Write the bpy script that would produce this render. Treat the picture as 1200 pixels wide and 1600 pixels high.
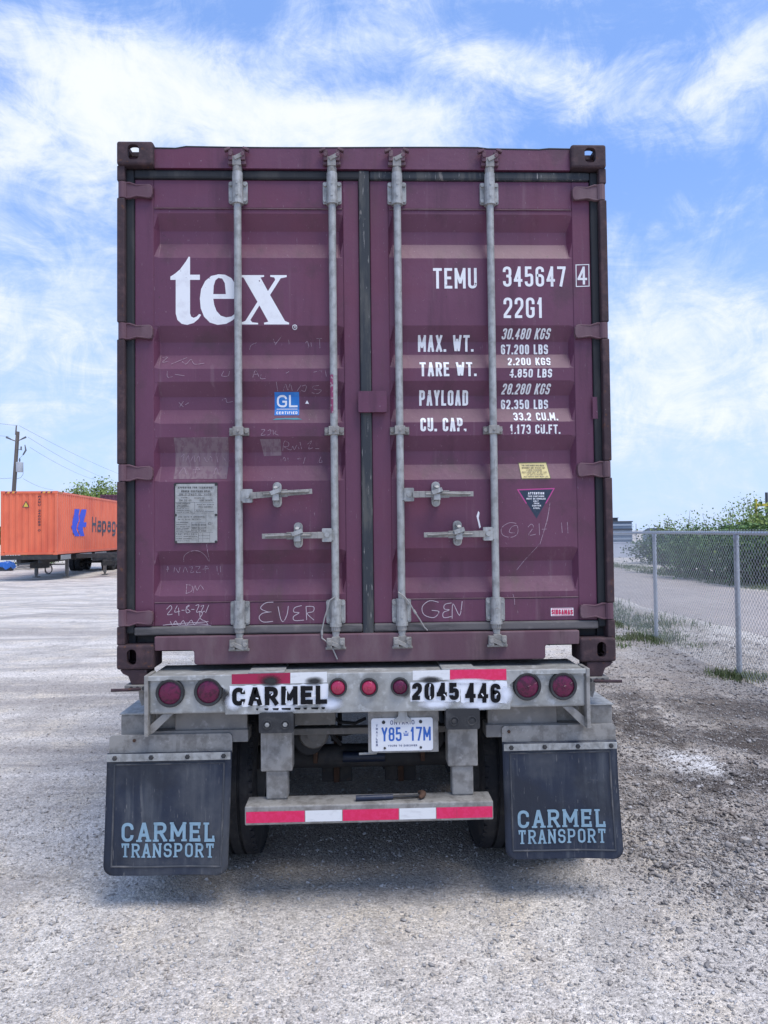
import bpy, bmesh, math, random
import numpy as np
from mathutils import Vector, Matrix
from mathutils.geometry import tessellate_polygon
random.seed(7); RNG = np.random.default_rng(7)
R = math.radians
for o in list(bpy.data.objects): bpy.data.objects.remove(o)
scene = bpy.context.scene
COL = scene.collection

# ------------------------------------------------------------------ camera
CAM = np.array([-0.037, -3.479, 1.78]); YAW, PIT, ROL, FPX = R(1.92), R(1.68), R(-0.62), 1109.0
_cy, _sy, _cp, _sp = math.cos(YAW), math.sin(YAW), math.cos(PIT), math.sin(PIT)
_fw = np.array([_sy*_cp, _cy*_cp, _sp]); _r = np.array([_cy, -_sy, 0.0]); _u = np.cross(_r, _fw)
_r2 = _r*math.cos(ROL) + _u*math.sin(ROL); _u2 = -_r*math.sin(ROL) + _u*math.cos(ROL)
cd = bpy.data.cameras.new('camera'); cam = bpy.data.objects.new('camera', cd); COL.objects.link(cam)
M = Matrix.Identity(4)
for i in range(3):
    M[i][0], M[i][1], M[i][2], M[i][3] = _r2[i], _u2[i], -_fw[i], CAM[i]
cam.matrix_world = M
cd.sensor_fit = 'VERTICAL'; cd.sensor_height = 36.0; cd.lens = FPX*36.0/1600.0
cd.clip_start = 0.05; cd.clip_end = 5000
scene.camera = cam

def PX(px, py, Y=0.055):            # photograph pixel -> real point on the vertical plane y = Y
    d = _fw + _r2*(px-600)/FPX - _u2*(py-800)/FPX
    P = CAM + d*(Y-CAM[1])/d[1]
    return float(P[0]), float(P[2])
def W(xc, Z):                        # sideways / ahead of the viewpoint -> ground x, y
    return (CAM[0] + _cy*xc + _sy*Z, CAM[1] - _sy*xc + _cy*Z)
def WP(px, Z):
    return W((px-600)/FPX*Z, Z)
def HZ(px, py, Z):                   # height of something seen at px,py that stands Z metres ahead
    d = _fw + _r2*(px-600)/FPX - _u2*(py-800)/FPX
    return float(CAM[2] + d[2]*Z/(d @ np.array([_sy, _cy, 0])))

# ------------------------------------------------------------------ light, sky, exposure
SUN_EL, SUN_AZ = R(66), R(135)       # azimuth clockwise from +Y: high, to the right, behind thin cloud
sd = bpy.data.lights.new('sun', 'SUN'); so = bpy.data.objects.new('sun', sd); COL.objects.link(so)
sd.energy = 2.1; sd.angle = R(32); sd.color = (1.0, 0.94, 0.86)
sv = Vector((math.sin(SUN_AZ)*math.cos(SUN_EL), math.cos(SUN_AZ)*math.cos(SUN_EL), math.sin(SUN_EL)))
so.rotation_euler = sv.to_track_quat('Z', 'Y').to_euler(); so.location = (-6, -12, 20)
vs = scene.view_settings; vs.view_transform = 'Standard'; vs.look = 'None'; vs.exposure = 0.55; vs.gamma = 1; vs.use_curve_mapping = False

class NT:                            # tiny node-tree helper
    def __init__(s, t): s.t = t; s.n = t.nodes; s.l = t.links
    def new(s, kind, **kw):
        n = s.n.new(kind)
        for k, v in kw.items(): setattr(n, k, v)
        return n
    def put(s, sock, v):
        if hasattr(v, 'node'): s.l.new(v, sock)
        elif isinstance(v, (tuple, list)) and sock.type == 'RGBA' and len(v) == 3: sock.default_value = (*v, 1)
        else: sock.default_value = v
    def math(s, op, a, b=None, c=None, clamp=False):
        n = s.new('ShaderNodeMath', operation=op, use_clamp=clamp)
        for i, v in enumerate((a, b, c)):
            if v is not None: s.put(n.inputs[i], v)
        return n.outputs[0]
    def vmath(s, op, a, b=None):
        n = s.new('ShaderNodeVectorMath', operation=op)
        s.put(n.inputs[0], a)
        if b is not None: s.put(n.inputs[1], b)
        return n.outputs['Value'] if op in ('LENGTH', 'DOT_PRODUCT', 'DISTANCE') else n.outputs[0]
    def noise(s, vec, scale, detail=4, rough=0.55, dist=0.0):
        n = s.new('ShaderNodeTexNoise'); s.put(n.inputs['Vector'], vec)
        n.inputs['Scale'].default_value = scale; n.inputs['Detail'].default_value = detail
        n.inputs['Roughness'].default_value = rough; n.inputs['Distortion'].default_value = dist
        return n.outputs['Fac']
    def voro(s, vec, scale, feature='F1', out='Distance'):
        n = s.new('ShaderNodeTexVoronoi', feature=feature); s.put(n.inputs['Vector'], vec)
        n.inputs['Scale'].default_value = scale
        return n.outputs[out]
    def ramp(s, v, lo, hi, a=0.0, b=1.0, smooth=True):
        n = s.new('ShaderNodeMapRange', interpolation_type='SMOOTHSTEP' if smooth else 'LINEAR')
        s.put(n.inputs[0], v)
        for i, x in enumerate((lo, hi, a, b)): n.inputs[i+1].default_value = x
        return n.outputs[0]
    def mix(s, f, a, b, mode='MIX'):
        n = s.new('ShaderNodeMix', data_type='RGBA', blend_type=mode)
        s.put(n.inputs[0], f); s.put(n.inputs[6], a); s.put(n.inputs[7], b)
        return n.outputs[2]

w = bpy.data.worlds.new('World'); scene.world = w; w.use_nodes = True
t = NT(w.node_tree); t.n.clear()
out = t.new('ShaderNodeOutputWorld'); bg = t.new('ShaderNodeBackground'); bg.inputs[1].default_value = 0.1
t.l.new(bg.outputs[0], out.inputs[0])
sky = t.new('ShaderNodeTexSky', sky_type='NISHITA'); sky.sun_disc = False
sky.sun_elevation = SUN_EL; sky.sun_rotation = SUN_AZ; sky.air_density = 1.0; sky.dust_density = 0.6; sky.ozone_density = 3.0
gen = t.new('ShaderNodeTexCoord').outputs['Generated']
sep = t.new('ShaderNodeSeparateXYZ'); t.l.new(gen, sep.inputs[0])
dx, dy, dz = sep.outputs
den = t.math('ADD', t.math('MAXIMUM', dz, 0.0), 0.30)
cmb = t.new('ShaderNodeCombineXYZ'); t.put(cmb.inputs[0], t.math('DIVIDE', dx, den)); t.put(cmb.inputs[1], t.math('DIVIDE', dy, den))
pv = cmb.outputs[0]
n1 = t.noise(gen, 3.2, 10, 0.60, 0.5); n2 = t.noise(gen, 13.0, 10, 0.70, 0.9)
stv = t.new('ShaderNodeMapping'); stv.inputs['Rotation'].default_value = (0, 0, R(28)); stv.inputs['Scale'].default_value = (1.0, 1.9, 1); t.l.new(pv, stv.inputs[0])
n3 = t.noise(t.vmath('MULTIPLY', gen, (1.0, 1.0, 2.4)), 7.0, 10, 0.72, 1.2)
# where the cloud banks stand: (azimuth tangent, elevation tangent, half width, half height, tilt deg, weight)
def pxuv(px, py):
    d = _fw + _r2*(px-600)/FPX - _u2*(py-800)/FPX
    return d[0]/d[1], d[2]/d[1]
front = t.ramp(dy, 0.1, 0.35)
dys = t.math('MAXIMUM', dy, 0.1)
U = t.math('DIVIDE', dx, dys); V = t.math('DIVIDE', dz, dys)
acc = None
for (px, py, a, b, tilt, wt) in [
    (300, 150, 330, 84, -14, 0.95), (60, 230, 220, 110, 0, 0.65), (110, 470, 210, 90, 6, 0.55), (90, 620, 220, 60, 0, 0.30),
    (860, 120, 270, 60, -14, 0.62), (1150, 120, 150, 80, 24, 0.62), (480, 60, 260, 40, 10, 0.25), (1090, 520, 230, 110, 0, 0.62), (1110, 640, 260, 60, 0, 0.34),
    (620, 190, 160, 50, 0, 0.45), (1050, 270, 200, 50, -8, -0.30), (30, 40, 120, 40, 0, 0.2), (740, 30, 200, 36, 0, -0.35), (150, 340, 120, 40, 0, 0.2)]:
    cu, cv = pxuv(px, py); ct, st_ = math.cos(R(tilt)), math.sin(R(tilt)); sx, sz = a/FPX, b/FPX
    du = t.math('SUBTRACT', U, cu); dv = t.math('SUBTRACT', V, cv)
    p = t.math('DIVIDE', t.math('ADD', t.math('MULTIPLY', du, ct), t.math('MULTIPLY', dv, st_)), sx)
    q = t.math('DIVIDE', t.math('SUBTRACT', t.math('MULTIPLY', dv, ct), t.math('MULTIPLY', du, st_)), sz)
    g = t.math('MULTIPLY', t.math('EXPONENT', t.math('MULTIPLY', t.math('ADD', t.math('MULTIPLY', p, p), t.math('MULTIPLY', q, q)), -1.0)), wt)
    acc = g if acc is None else t.math('ADD', acc, g)
acc = t.math('ADD', acc, 0.16)
acc = t.math('ADD', t.math('MULTIPLY', acc, front), t.math('MULTIPLY', t.math('SUBTRACT', 1.0, front), 0.35))
dens = t.math('ADD', acc, t.math('MULTIPLY', t.math('SUBTRACT', n1, 0.5), 1.7))
dens = t.math('ADD', dens, t.math('MULTIPLY', t.math('SUBTRACT', n2, 0.5), 1.5))
dens = t.math('ADD', dens, t.math('MULTIPLY', t.math('SUBTRACT', n3, 0.5), 1.35))
cover = t.ramp(dens, -0.03, 0.95)
n4 = t.noise(gen, 9.0, 9, 0.66, 0.6)
ccol = t.mix(t.ramp(t.math('ADD', dens, t.math('MULTIPLY', t.math('SUBTRACT', n4, .5), 1.6)), 0.30, 1.45), (4.9, 5.8, 7.7), (7.1, 7.3, 7.7))
lowz = t.ramp(dz, 0.0, 0.46, 1.0, 0.0)
base = t.mix(1.0, sky.outputs[0], (1.15, 1.42, 1.95), 'MULTIPLY')
base = t.mix(0.65, base, (2.0, 3.4, 6.7))
base = t.mix(t.math('MULTIPLY', lowz, 0.78), base, (4.5, 5.7, 7.9))
skyc = t.mix(t.math('MULTIPLY', cover, 0.90), base, ccol)
skyc = t.mix(t.ramp(dz, -0.02, 0.0, 1.0, 0.0), skyc, (3.0, 3.1, 3.4))
t.l.new(skyc, bg.inputs[0])

# ------------------------------------------------------------------ materials
MATS = {}
def mk(name, base, layers=(), rough=0.6, metal=0.0, bump=None, alpha=(), spec=0.5, coat=0.0, trans=0.0):
    """layers: (colour, scale float|vec, lo, hi, amount[, detail])  noise masks mixed over the base colour"""
    m = bpy.data.materials.new(name); m.use_nodes = True; MATS[name] = m
    k = NT(m.node_tree); b = k.n['Principled BSDF']
    tc = k.new('ShaderNodeTexCoord').outputs['Object']
    col = None; v = base
    if len(base) == 3: v = (*base, 1)
    cur = k.new('ShaderNodeRGB'); cur.outputs[0].default_value = v; cur = cur.outputs[0]
    for i, L in enumerate(layers):
        c, sc, lo, hi, am = L[:5]; det = L[5] if len(L) > 5 else 5
        vec = k.vmath('ADD', tc, (3.1*i+0.7, 1.7*i, 2.3*i+0.4))
        if isinstance(sc, tuple): vec = k.vmath('MULTIPLY', vec, sc); s = 1.0
        else: s = sc
        f = k.ramp(k.noise(vec, s, det, 0.6), lo, hi, 0.0, am)
        cur = k.mix(f, cur, c)
    if alpha:                          # worn away where these masks rise: (scale, lo, hi)
        av = None
        for i, (sc, lo, hi) in enumerate(alpha):
            vec = k.vmath('ADD', tc, (1.3*i+5.1, .7*i, 4.4+i)); s = 1.0
            if isinstance(sc, tuple): vec = k.vmath('MULTIPLY', vec, sc)
            else: s = sc
            a_ = k.ramp(k.noise(vec, s, 4, 0.62), lo, hi, 1.0, 0.0); av = a_ if av is None else k.math('MULTIPLY', av, a_)
        k.l.new(av, b.inputs['Alpha'])
    k.l.new(cur, b.inputs['Base Color'])
    b.inputs['Roughness'].default_value = rough; b.inputs['Metallic'].default_value = metal
    b.inputs['Specular IOR Level'].default_value = spec
    if coat: b.inputs['Coat Weight'].default_value = coat; b.inputs['Coat Roughness'].default_value = 0.08
    if trans: b.inputs['Transmission Weight'].default_value = trans
    if bump:
        bs, st, ds = bump
        bn = k.new('ShaderNodeBump'); bn.inputs['Strength'].default_value = st; bn.inputs['Distance'].default_value = ds
        vec = k.vmath('MULTIPLY', tc, bs) if isinstance(bs, tuple) else tc
        k.l.new(k.noise(vec, 1.0 if isinstance(bs, tuple) else bs, 5, 0.6), bn.inputs['Height'])
        k.l.new(bn.outputs[0], b.inputs['Normal'])
    return m
PURP = (0.114, 0.033, 0.069)
mk('purple_paint', PURP, [((0.145, 0.047, 0.090), (2.2, 2.2, 1.2), 0.42, 0.72, 0.55), ((0.064, 0.017, 0.038), (7, 7, 0.8), 0.50, 0.70, 0.7),
   ((0.21, 0.13, 0.155), (26, 26, 1.2), 0.58, 0.78, 0.38), ((0.132, 0.026, 0.056), 1.1, 0.50, 0.68, 0.55), ((0.045, 0.024, 0.024), 60, 0.70, 0.76, 0.8, 3), ((0.060, 0.026, 0.036), 3.4, 0.55, 0.70, 0.55), ((0.075, 0.032, 0.026), (34, 34, 2.2), 0.68, 0.76, 0.6),
   ((0.30, 0.22, 0.25), (150, 150, 26), 0.69, 0.78, 0.45, 2), ((0.26, 0.17, 0.20), (60, 60, 60), 0.72, 0.76, 0.5, 2), ((0.078, 0.040, 0.040), (5, 5, 1.0), 0.58, 0.76, 0.55)], 0.50, 0, (7, 0.32, 0.011))
mk('dusty_purple', (0.112, 0.052, 0.072), [((0.185, 0.125, 0.135), (5, 5, 2), 0.40, 0.66, 0.6), ((0.060, 0.030, 0.036), (9, 9, 1.2), 0.52, 0.72, 0.7),
   ((0.10, 0.045, 0.03), 28, 0.66, 0.74, 0.7)], 0.72, 0, (60, 0.2, 0.004))
mk('worn_casting', (0.040, 0.022, 0.028), [((0.088, 0.048, 0.052), 16, 0.45, 0.66, 0.7), ((0.11, 0.045, 0.022), 34, 0.60, 0.70, 0.8), ((0.30, 0.25, 0.24), 70, 0.70, 0.76, 0.7)], 0.8, 0, (45, 0.45, 0.006))
mk('gasket_rubber', (0.014, 0.016, 0.020), [((0.055, 0.053, 0.052), (12, 12, 3), 0.50, 0.72, 0.6), ((0.014, 0.018, 0.024), 9, 0.5, 0.7, 0.7)], 0.75, 0, (80, 0.2, 0.003))
mk('chipped_gasket', (0.026, 0.032, 0.040), [((0.085, 0.085, 0.080), (20, 20, 3), 0.46, 0.64, 0.8), ((0.34, 0.33, 0.31), (110, 110, 9), 0.635, 0.66, 0.8), ((0.22, 0.20, 0.18), (12, 12, 6), 0.66, 0.69, 0.7)], 0.75, 0, (80, 0.25, 0.003))
mk('dusty_gasket', (0.125, 0.115, 0.115), [((0.052, 0.050, 0.050), (3, 3, 20), 0.45, 0.66, 0.8), ((0.21, 0.19, 0.18), 14, 0.55, 0.72, 0.7)], 0.85, 0, (80, 0.25, 0.003))
mk('galvanised', (0.38, 0.385, 0.375), [((0.22, 0.22, 0.21), 22, 0.42, 0.66, 0.8), ((0.50, 0.51, 0.515), (40, 40, 6), 0.52, 0.72, 0.6), ((0.17, 0.115, 0.08), 42, 0.64, 0.74, 0.7), ((0.24, 0.235, 0.22), (30, 30, 2.5), 0.52, 0.7, 0.6)], 0.55, 0.25, (90, 0.15, 0.002))
mk('galvanised_dirty', (0.30, 0.29, 0.272), [((0.165, 0.155, 0.142), 16, 0.42, 0.66, 0.85), ((0.42, 0.41, 0.39), 40, 0.58, 0.74, 0.6), ((0.12, 0.11, 0.10), (22, 22, 3), 0.58, 0.74, 0.6), ((0.16, 0.11, 0.08), 55, 0.66, 0.74, 0.7)], 0.66, 0.15, (90, 0.25, 0.003))
mk('galvanised_beam', (0.385, 0.388, 0.372), [((0.25, 0.25, 0.235), 9, 0.42, 0.62, 0.8), ((0.56, 0.575, 0.575), 26, 0.52, 0.70, 0.7), ((0.23, 0.225, 0.215), (16, 16, 4), 0.60, 0.76, 0.7), ((0.16, 0.13, 0.11), 70, 0.68, 0.75, 0.6)], 0.52, 0.25, (70, 0.15, 0.002))
mk('dusty_grey_steel', (0.22, 0.21, 0.195), [((0.15, 0.145, 0.14), 8, 0.40, 0.65, 0.8), ((0.34, 0.33, 0.32), 22, 0.55, 0.72, 0.6)], 0.8, 0.0, (80, 0.3, 0.003))
mk('dark_steel', (0.030, 0.031, 0.034), [((0.075, 0.068, 0.062), 9, 0.48, 0.70, 0.7), ((0.10, 0.058, 0.034), 20, 0.62, 0.74, 0.6)], 0.75, 0.0, (60, 0.3, 0.004))
mk('rust', (0.085, 0.045, 0.028), [((0.05, 0.028, 0.02), 14, 0.45, 0.65, 0.8), ((0.22, 0.12, 0.07), 40, 0.6, 0.75, 0.7)], 0.9, 0, (80, 0.4, 0.004))
mk('tyre_rubber', (0.015, 0.017, 0.022), [((0.075, 0.070, 0.066), 7, 0.45, 0.72, 0.6), ((0.05, 0.05, 0.052), 40, 0.55, 0.7, 0.5)], 0.85, 0, (120, 0.25, 0.003))
mk('flap_rubber', (0.013, 0.021, 0.042), [((0.075, 0.085, 0.100), (16, 16, 1.5), 0.46, 0.72, 0.75), ((0.14, 0.145, 0.15), (44, 44, 3.2), 0.60, 0.76, 0.65), ((0.012, 0.016, 0.026), 3.2, 0.45, 0.62, 0.7), ((0.20, 0.195, 0.19), (120, 120, 16), 0.66, 0.74, 0.6, 2), ((0.10, 0.105, 0.112), 2.3, 0.50, 0.70, 0.55), ((0.17, 0.16, 0.15), (9, 9, 30), 0.66, 0.78, 0.5)], 0.62, 0, (60, 0.25, 0.004))
mk('flap_edge', (0.050, 0.056, 0.068), [((0.16, 0.155, 0.15), (14, 14, 8), 0.45, 0.7, 0.7)], 0.7, 0, (60, 0.25, 0.004))
mk('blue_lettering', (0.225, 0.355, 0.445), [((0.11, 0.18, 0.24), (30, 30, 6), 0.55, 0.75, 0.6), ((0.33, 0.50, 0.62), 12, 0.5, 0.7, 0.4)], 0.6)
mk('white_lettering', (0.78, 0.79, 0.80), [((0.62, 0.61, 0.63), 14, 0.5, 0.72, 0.6)], 0.6, alpha=((45, .70, .71), ((14, 14, 46), .74, .75)))
mk('worn_lettering', (0.78, 0.79, 0.80), [((0.60, 0.59, 0.61), 14, 0.5, 0.72, 0.6)], 0.6, alpha=((34, .63, .645), ((70, 70, 30), .66, .675)))
mk('chalk', (0.50, 0.42, 0.46), [], 0.9, alpha=((70, .55, .80),))
mk('faint_chalk', (0.36, 0.26, 0.31), [], 0.9, alpha=((60, .47, .72),))
mk('tape_residue', (0.20, 0.135, 0.155), [((0.155, 0.085, 0.115), (60, 60, 9), 0.45, 0.6, 0.9), ((0.26, 0.19, 0.19), 30, 0.58, 0.72, 0.6)], 0.8)
mk('red_tape', (0.70, 0.010, 0.095), [((0.76, 0.03, 0.15), (60, 60, 60), 0.45, 0.6, 0.6), ((0.36, 0.03, 0.06), (20, 20, 4), 0.64, 0.76, 0.5)], 0.35, 0, None, (), 0.6)
mk('dark_red_tape', (0.34, 0.008, 0.060), [((0.16, 0.02, 0.03), 12, 0.5, 0.7, 0.8)], 0.4)
mk('white_tape', (0.74, 0.75, 0.75), [((0.58, 0.58, 0.58), (20, 20, 50), 0.5, 0.7, 0.6)], 0.35)
mk('red_lens', (0.115, 0.002, 0.040), [((0.045, 0.001, 0.018), 40, 0.45, 0.62, 0.9), ((0.26, 0.008, 0.085), 28, 0.6, 0.74, 0.6)], 0.3, 0, (160, 0.5, 0.003), (), 0.4, 0.25)
mk('bright_red_lens', (0.36, 0.003, 0.055), [((0.45, 0.01, 0.05), 50, 0.5, 0.65, 0.8)], 0.15, 0, (160, 0.5, 0.003), (), 0.6, 0.6)
mk('black_rubber', (0.022, 0.023, 0.026), [((0.07, 0.07, 0.07), 20, 0.5, 0.72, 0.6)], 0.6, 0, (90, 0.2, 0.002))
mk('black_paint', (0.008, 0.008, 0.010), [((0.03, 0.03, 0.034), 30, 0.62, 0.74, 0.5)], 0.8, spec=0.2)
mk('spray_white', (0.80, 0.82, 0.86), [((0.62, 0.67, 0.79), 13, 0.52, 0.70, 0.6), ((0.78, 0.79, 0.80), 40, 0.5, 0.7, 0.6)], 0.5)
mk('plate_white', (0.76, 0.77, 0.79), [((0.62, 0.62, 0.62), 18, 0.55, 0.75, 0.6)], 0.4)
mk('plate_blue', (0.022, 0.12, 0.46), [], 0.4)
mk('plate_navy', (0.06, 0.08, 0.19), [], 0.5)
mk('sticker_blue', (0.010, 0.165, 0.52), [((0.03, 0.22, 0.58), 20, 0.45, 0.65, 0.5)], 0.35)
mk('sticker_teal', (0.03, 0.22, 0.27), [], 0.5)
mk('sticker_white', (0.80, 0.80, 0.82), [((0.62, 0.6, 0.62), 60, 0.62, 0.7, 0.7)], 0.4)
mk('sticker_yellow', (0.62, 0.52, 0.22), [((0.48, 0.42, 0.25), 40, 0.5, 0.7, 0.5)], 0.5)
mk('sticker_ink', (0.12, 0.10, 0.07), [], 0.6)
mk('sticker_navy', (0.016, 0.032, 0.060), [((0.04, 0.06, 0.09), 30, 0.5, 0.7, 0.6)], 0.5)
mk('sticker_pink', (0.48, 0.06, 0.24), [], 0.5)
mk('touch_up_paint', (0.22, 0.035, 0.10), [((0.35, 0.33, 0.34), 60, .5, .6, .8)], 0.5)
mk('sticker_red', (0.55, 0.03, 0.10), [], 0.5)
mk('placard_metal', (0.42, 0.42, 0.40), [((0.27, 0.27, 0.25), 30, 0.45, 0.68, 0.7), ((0.52, 0.52, 0.50), 60, 0.58, 0.72, 0.6)], 0.55, 0.3, (120, 0.25, 0.001))
mk('placard_ink', (0.085, 0.085, 0.085), [((0.28, 0.28, 0.27), 90, 0.5, 0.62, 0.7)], 0.7)
mk('orange_paint', (0.80, 0.175, 0.085), [((0.58, 0.10, 0.055), (1.2, 1.2, 0.5), 0.42, 0.7, 0.6), ((0.76, 0.19, 0.11), (8, 8, 0.6), 0.55, 0.75, 0.5)], 0.5, 0, (20, 0.1, 0.005))
mk('logo_blue', (0.012, 0.06, 0.62), [], 0.5)
mk('ink_navy', (0.020, 0.030, 0.055), [], 0.5)
mk('hazard_yellow', (0.72, 0.50, 0.07), [], 0.5)
mk('maroon_paint', (0.12, 0.040, 0.065), [((0.08, 0.03, 0.045), (2, 2, 0.6), 0.4, 0.7, 0.7)], 0.55)
mk('pole_wood', (0.17, 0.145, 0.13), [((0.09, 0.075, 0.068), (18, 18, 0.6), 0.42, 0.64, 0.8)], 0.9)
mk('transformer_grey', (0.50, 0.53, 0.57), [((0.40, 0.42, 0.45), 2, 0.45, 0.7, 0.6)], 0.45)
mk('insulator', (0.12, 0.13, 0.15), [], 0.3)
mk('wire_grey', (0.16, 0.17, 0.20), [], 0.6)
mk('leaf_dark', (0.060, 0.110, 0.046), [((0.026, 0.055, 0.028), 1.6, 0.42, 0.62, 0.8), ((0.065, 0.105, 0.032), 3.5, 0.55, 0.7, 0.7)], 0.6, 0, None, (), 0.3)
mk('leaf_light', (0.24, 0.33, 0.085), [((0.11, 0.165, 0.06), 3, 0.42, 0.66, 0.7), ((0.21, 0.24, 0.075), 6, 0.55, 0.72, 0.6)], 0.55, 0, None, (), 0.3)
mk('leaf_fresh', (0.11, 0.20, 0.055), [((0.04, 0.095, 0.035), 0.9, 0.42, 0.62, 0.8), ((0.14, 0.22, 0.06), 2.2, 0.55, 0.72, 0.6)], 0.55, 0, None, (), 0.3)
mk('twig', (0.10, 0.085, 0.070), [], 0.9)
mk('bark', (0.115, 0.095, 0.080), [((0.06, 0.05, 0.042), (16, 16, 2), 0.4, 0.65, 0.8)], 0.95)
mk('grass_blade', (0.115, 0.155, 0.060), [((0.21, 0.21, 0.11), 1.8, 0.45, 0.66, 0.8), ((0.065, 0.115, 0.045), 5, 0.5, 0.7, 0.7)], 0.7, 0, None, (), 0.3)
mk('fence_galv', (0.46, 0.50, 0.56), [((0.36, 0.39, 0.44), 8, 0.45, 0.68, 0.7)], 0.4, 0.45)
mk('fence_wire', (0.50, 0.53, 0.56), [], 0.45, 0.3)
mk('yellow_paint', (0.52, 0.43, 0.05), [], 0.5)
mk('wall_white', (0.62, 0.64, 0.70), [((0.48, 0.50, 0.56), (0.8, 0.8, 2), 0.42, 0.68, 0.7)], 0.8)
mk('shed_blue', (0.12, 0.17, 0.24), [((0.17, 0.22, 0.28), 1.2, 0.45, 0.68, 0.6)], 0.6)
mk('shed_pale', (0.30, 0.36, 0.43), [], 0.6)
mk('shed_dark', (0.055, 0.065, 0.080), [], 0.6)
mk('tarp_blue', (0.02, 0.12, 0.46), [((0.01, 0.07, 0.28), 3, 0.45, 0.6, 0.7)], 0.45)
mk('weathered_wood', (0.36, 0.34, 0.32), [((0.22, 0.20, 0.18), (4, 30, 30), 0.42, 0.66, 0.8)], 0.9)
mk('white_wood', (0.72, 0.73, 0.75), [], 0.7)
mk('tool_navy', (0.012, 0.020, 0.045), [((0.05, 0.055, 0.07), 40, 0.55, 0.7, 0.6)], 0.45)
mk('wire_rope', (0.34, 0.33, 0.32), [], 0.6, 0.3)

def overspray(name, c):              # thin paint mist that fades out towards its own edge
    m = bpy.data.materials.new(name); m.use_nodes = True; MATS[name] = m
    k = NT(m.node_tree); b = k.n['Principled BSDF']; b.inputs['Base Color'].default_value = (*c, 1); b.inputs['Roughness'].default_value = 0.6
    g = k.new('ShaderNodeTexCoord').outputs['Generated']
    d = k.vmath('LENGTH', k.vmath('MULTIPLY', k.vmath('SUBTRACT', g, (0.5, 0.5, 0.5)), (2, 0, 2)))
    n = k.noise(k.new('ShaderNodeTexCoord').outputs['Object'], 34, 4)
    f = k.math('SUBTRACT', k.ramp(d, 1.0, 0.1), k.math('MULTIPLY', n, 0.35), clamp=True)
    k.l.new(k.math('MULTIPLY', f, 1.25, clamp=True), b.inputs['Alpha'])
overspray('mist_black', (0.02, 0.02, 0.022)); overspray('mist_white', (0.72, 0.75, 0.82))

# ------------------------------------------------------------------ mesh helpers
def tag(o, label=None, cat=None, group=None, kind=None):
    if label: o['label'] = label
    if cat: o['category'] = cat
    if group: o['group'] = group
    if kind: o['kind'] = kind
    return o
def thing(name, loc, label, cat, group=None, rz=0.0):
    o = bpy.data.objects.new(name, None); COL.objects.link(o); o.location = loc; o.rotation_euler = (0, 0, rz)
    o.empty_display_size = 0.2
    return tag(o, label, cat, group)
def rootloc(o):
    while o.parent: o = o.parent
    return np.array(o.location) if o.type == 'EMPTY' else np.zeros(3)
def link(name, me, mat, parent=None, bevel=0.0, smooth=False, seg=2):
    o = bpy.data.objects.new(name, me); COL.objects.link(o)
    if mat: me.materials.append(MATS[mat])
    if parent: o.parent = parent
    if smooth:
        me.polygons.foreach_set('use_smooth', np.ones(len(me.polygons), bool))
        me.set_sharp_from_angle(angle=R(40))
    if bevel:
        b = o.modifiers.new('bevel', 'BEVEL'); b.width = bevel; b.segments = seg; b.limit_method = 'ANGLE'; b.angle_limit = R(40)
    return o
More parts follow.
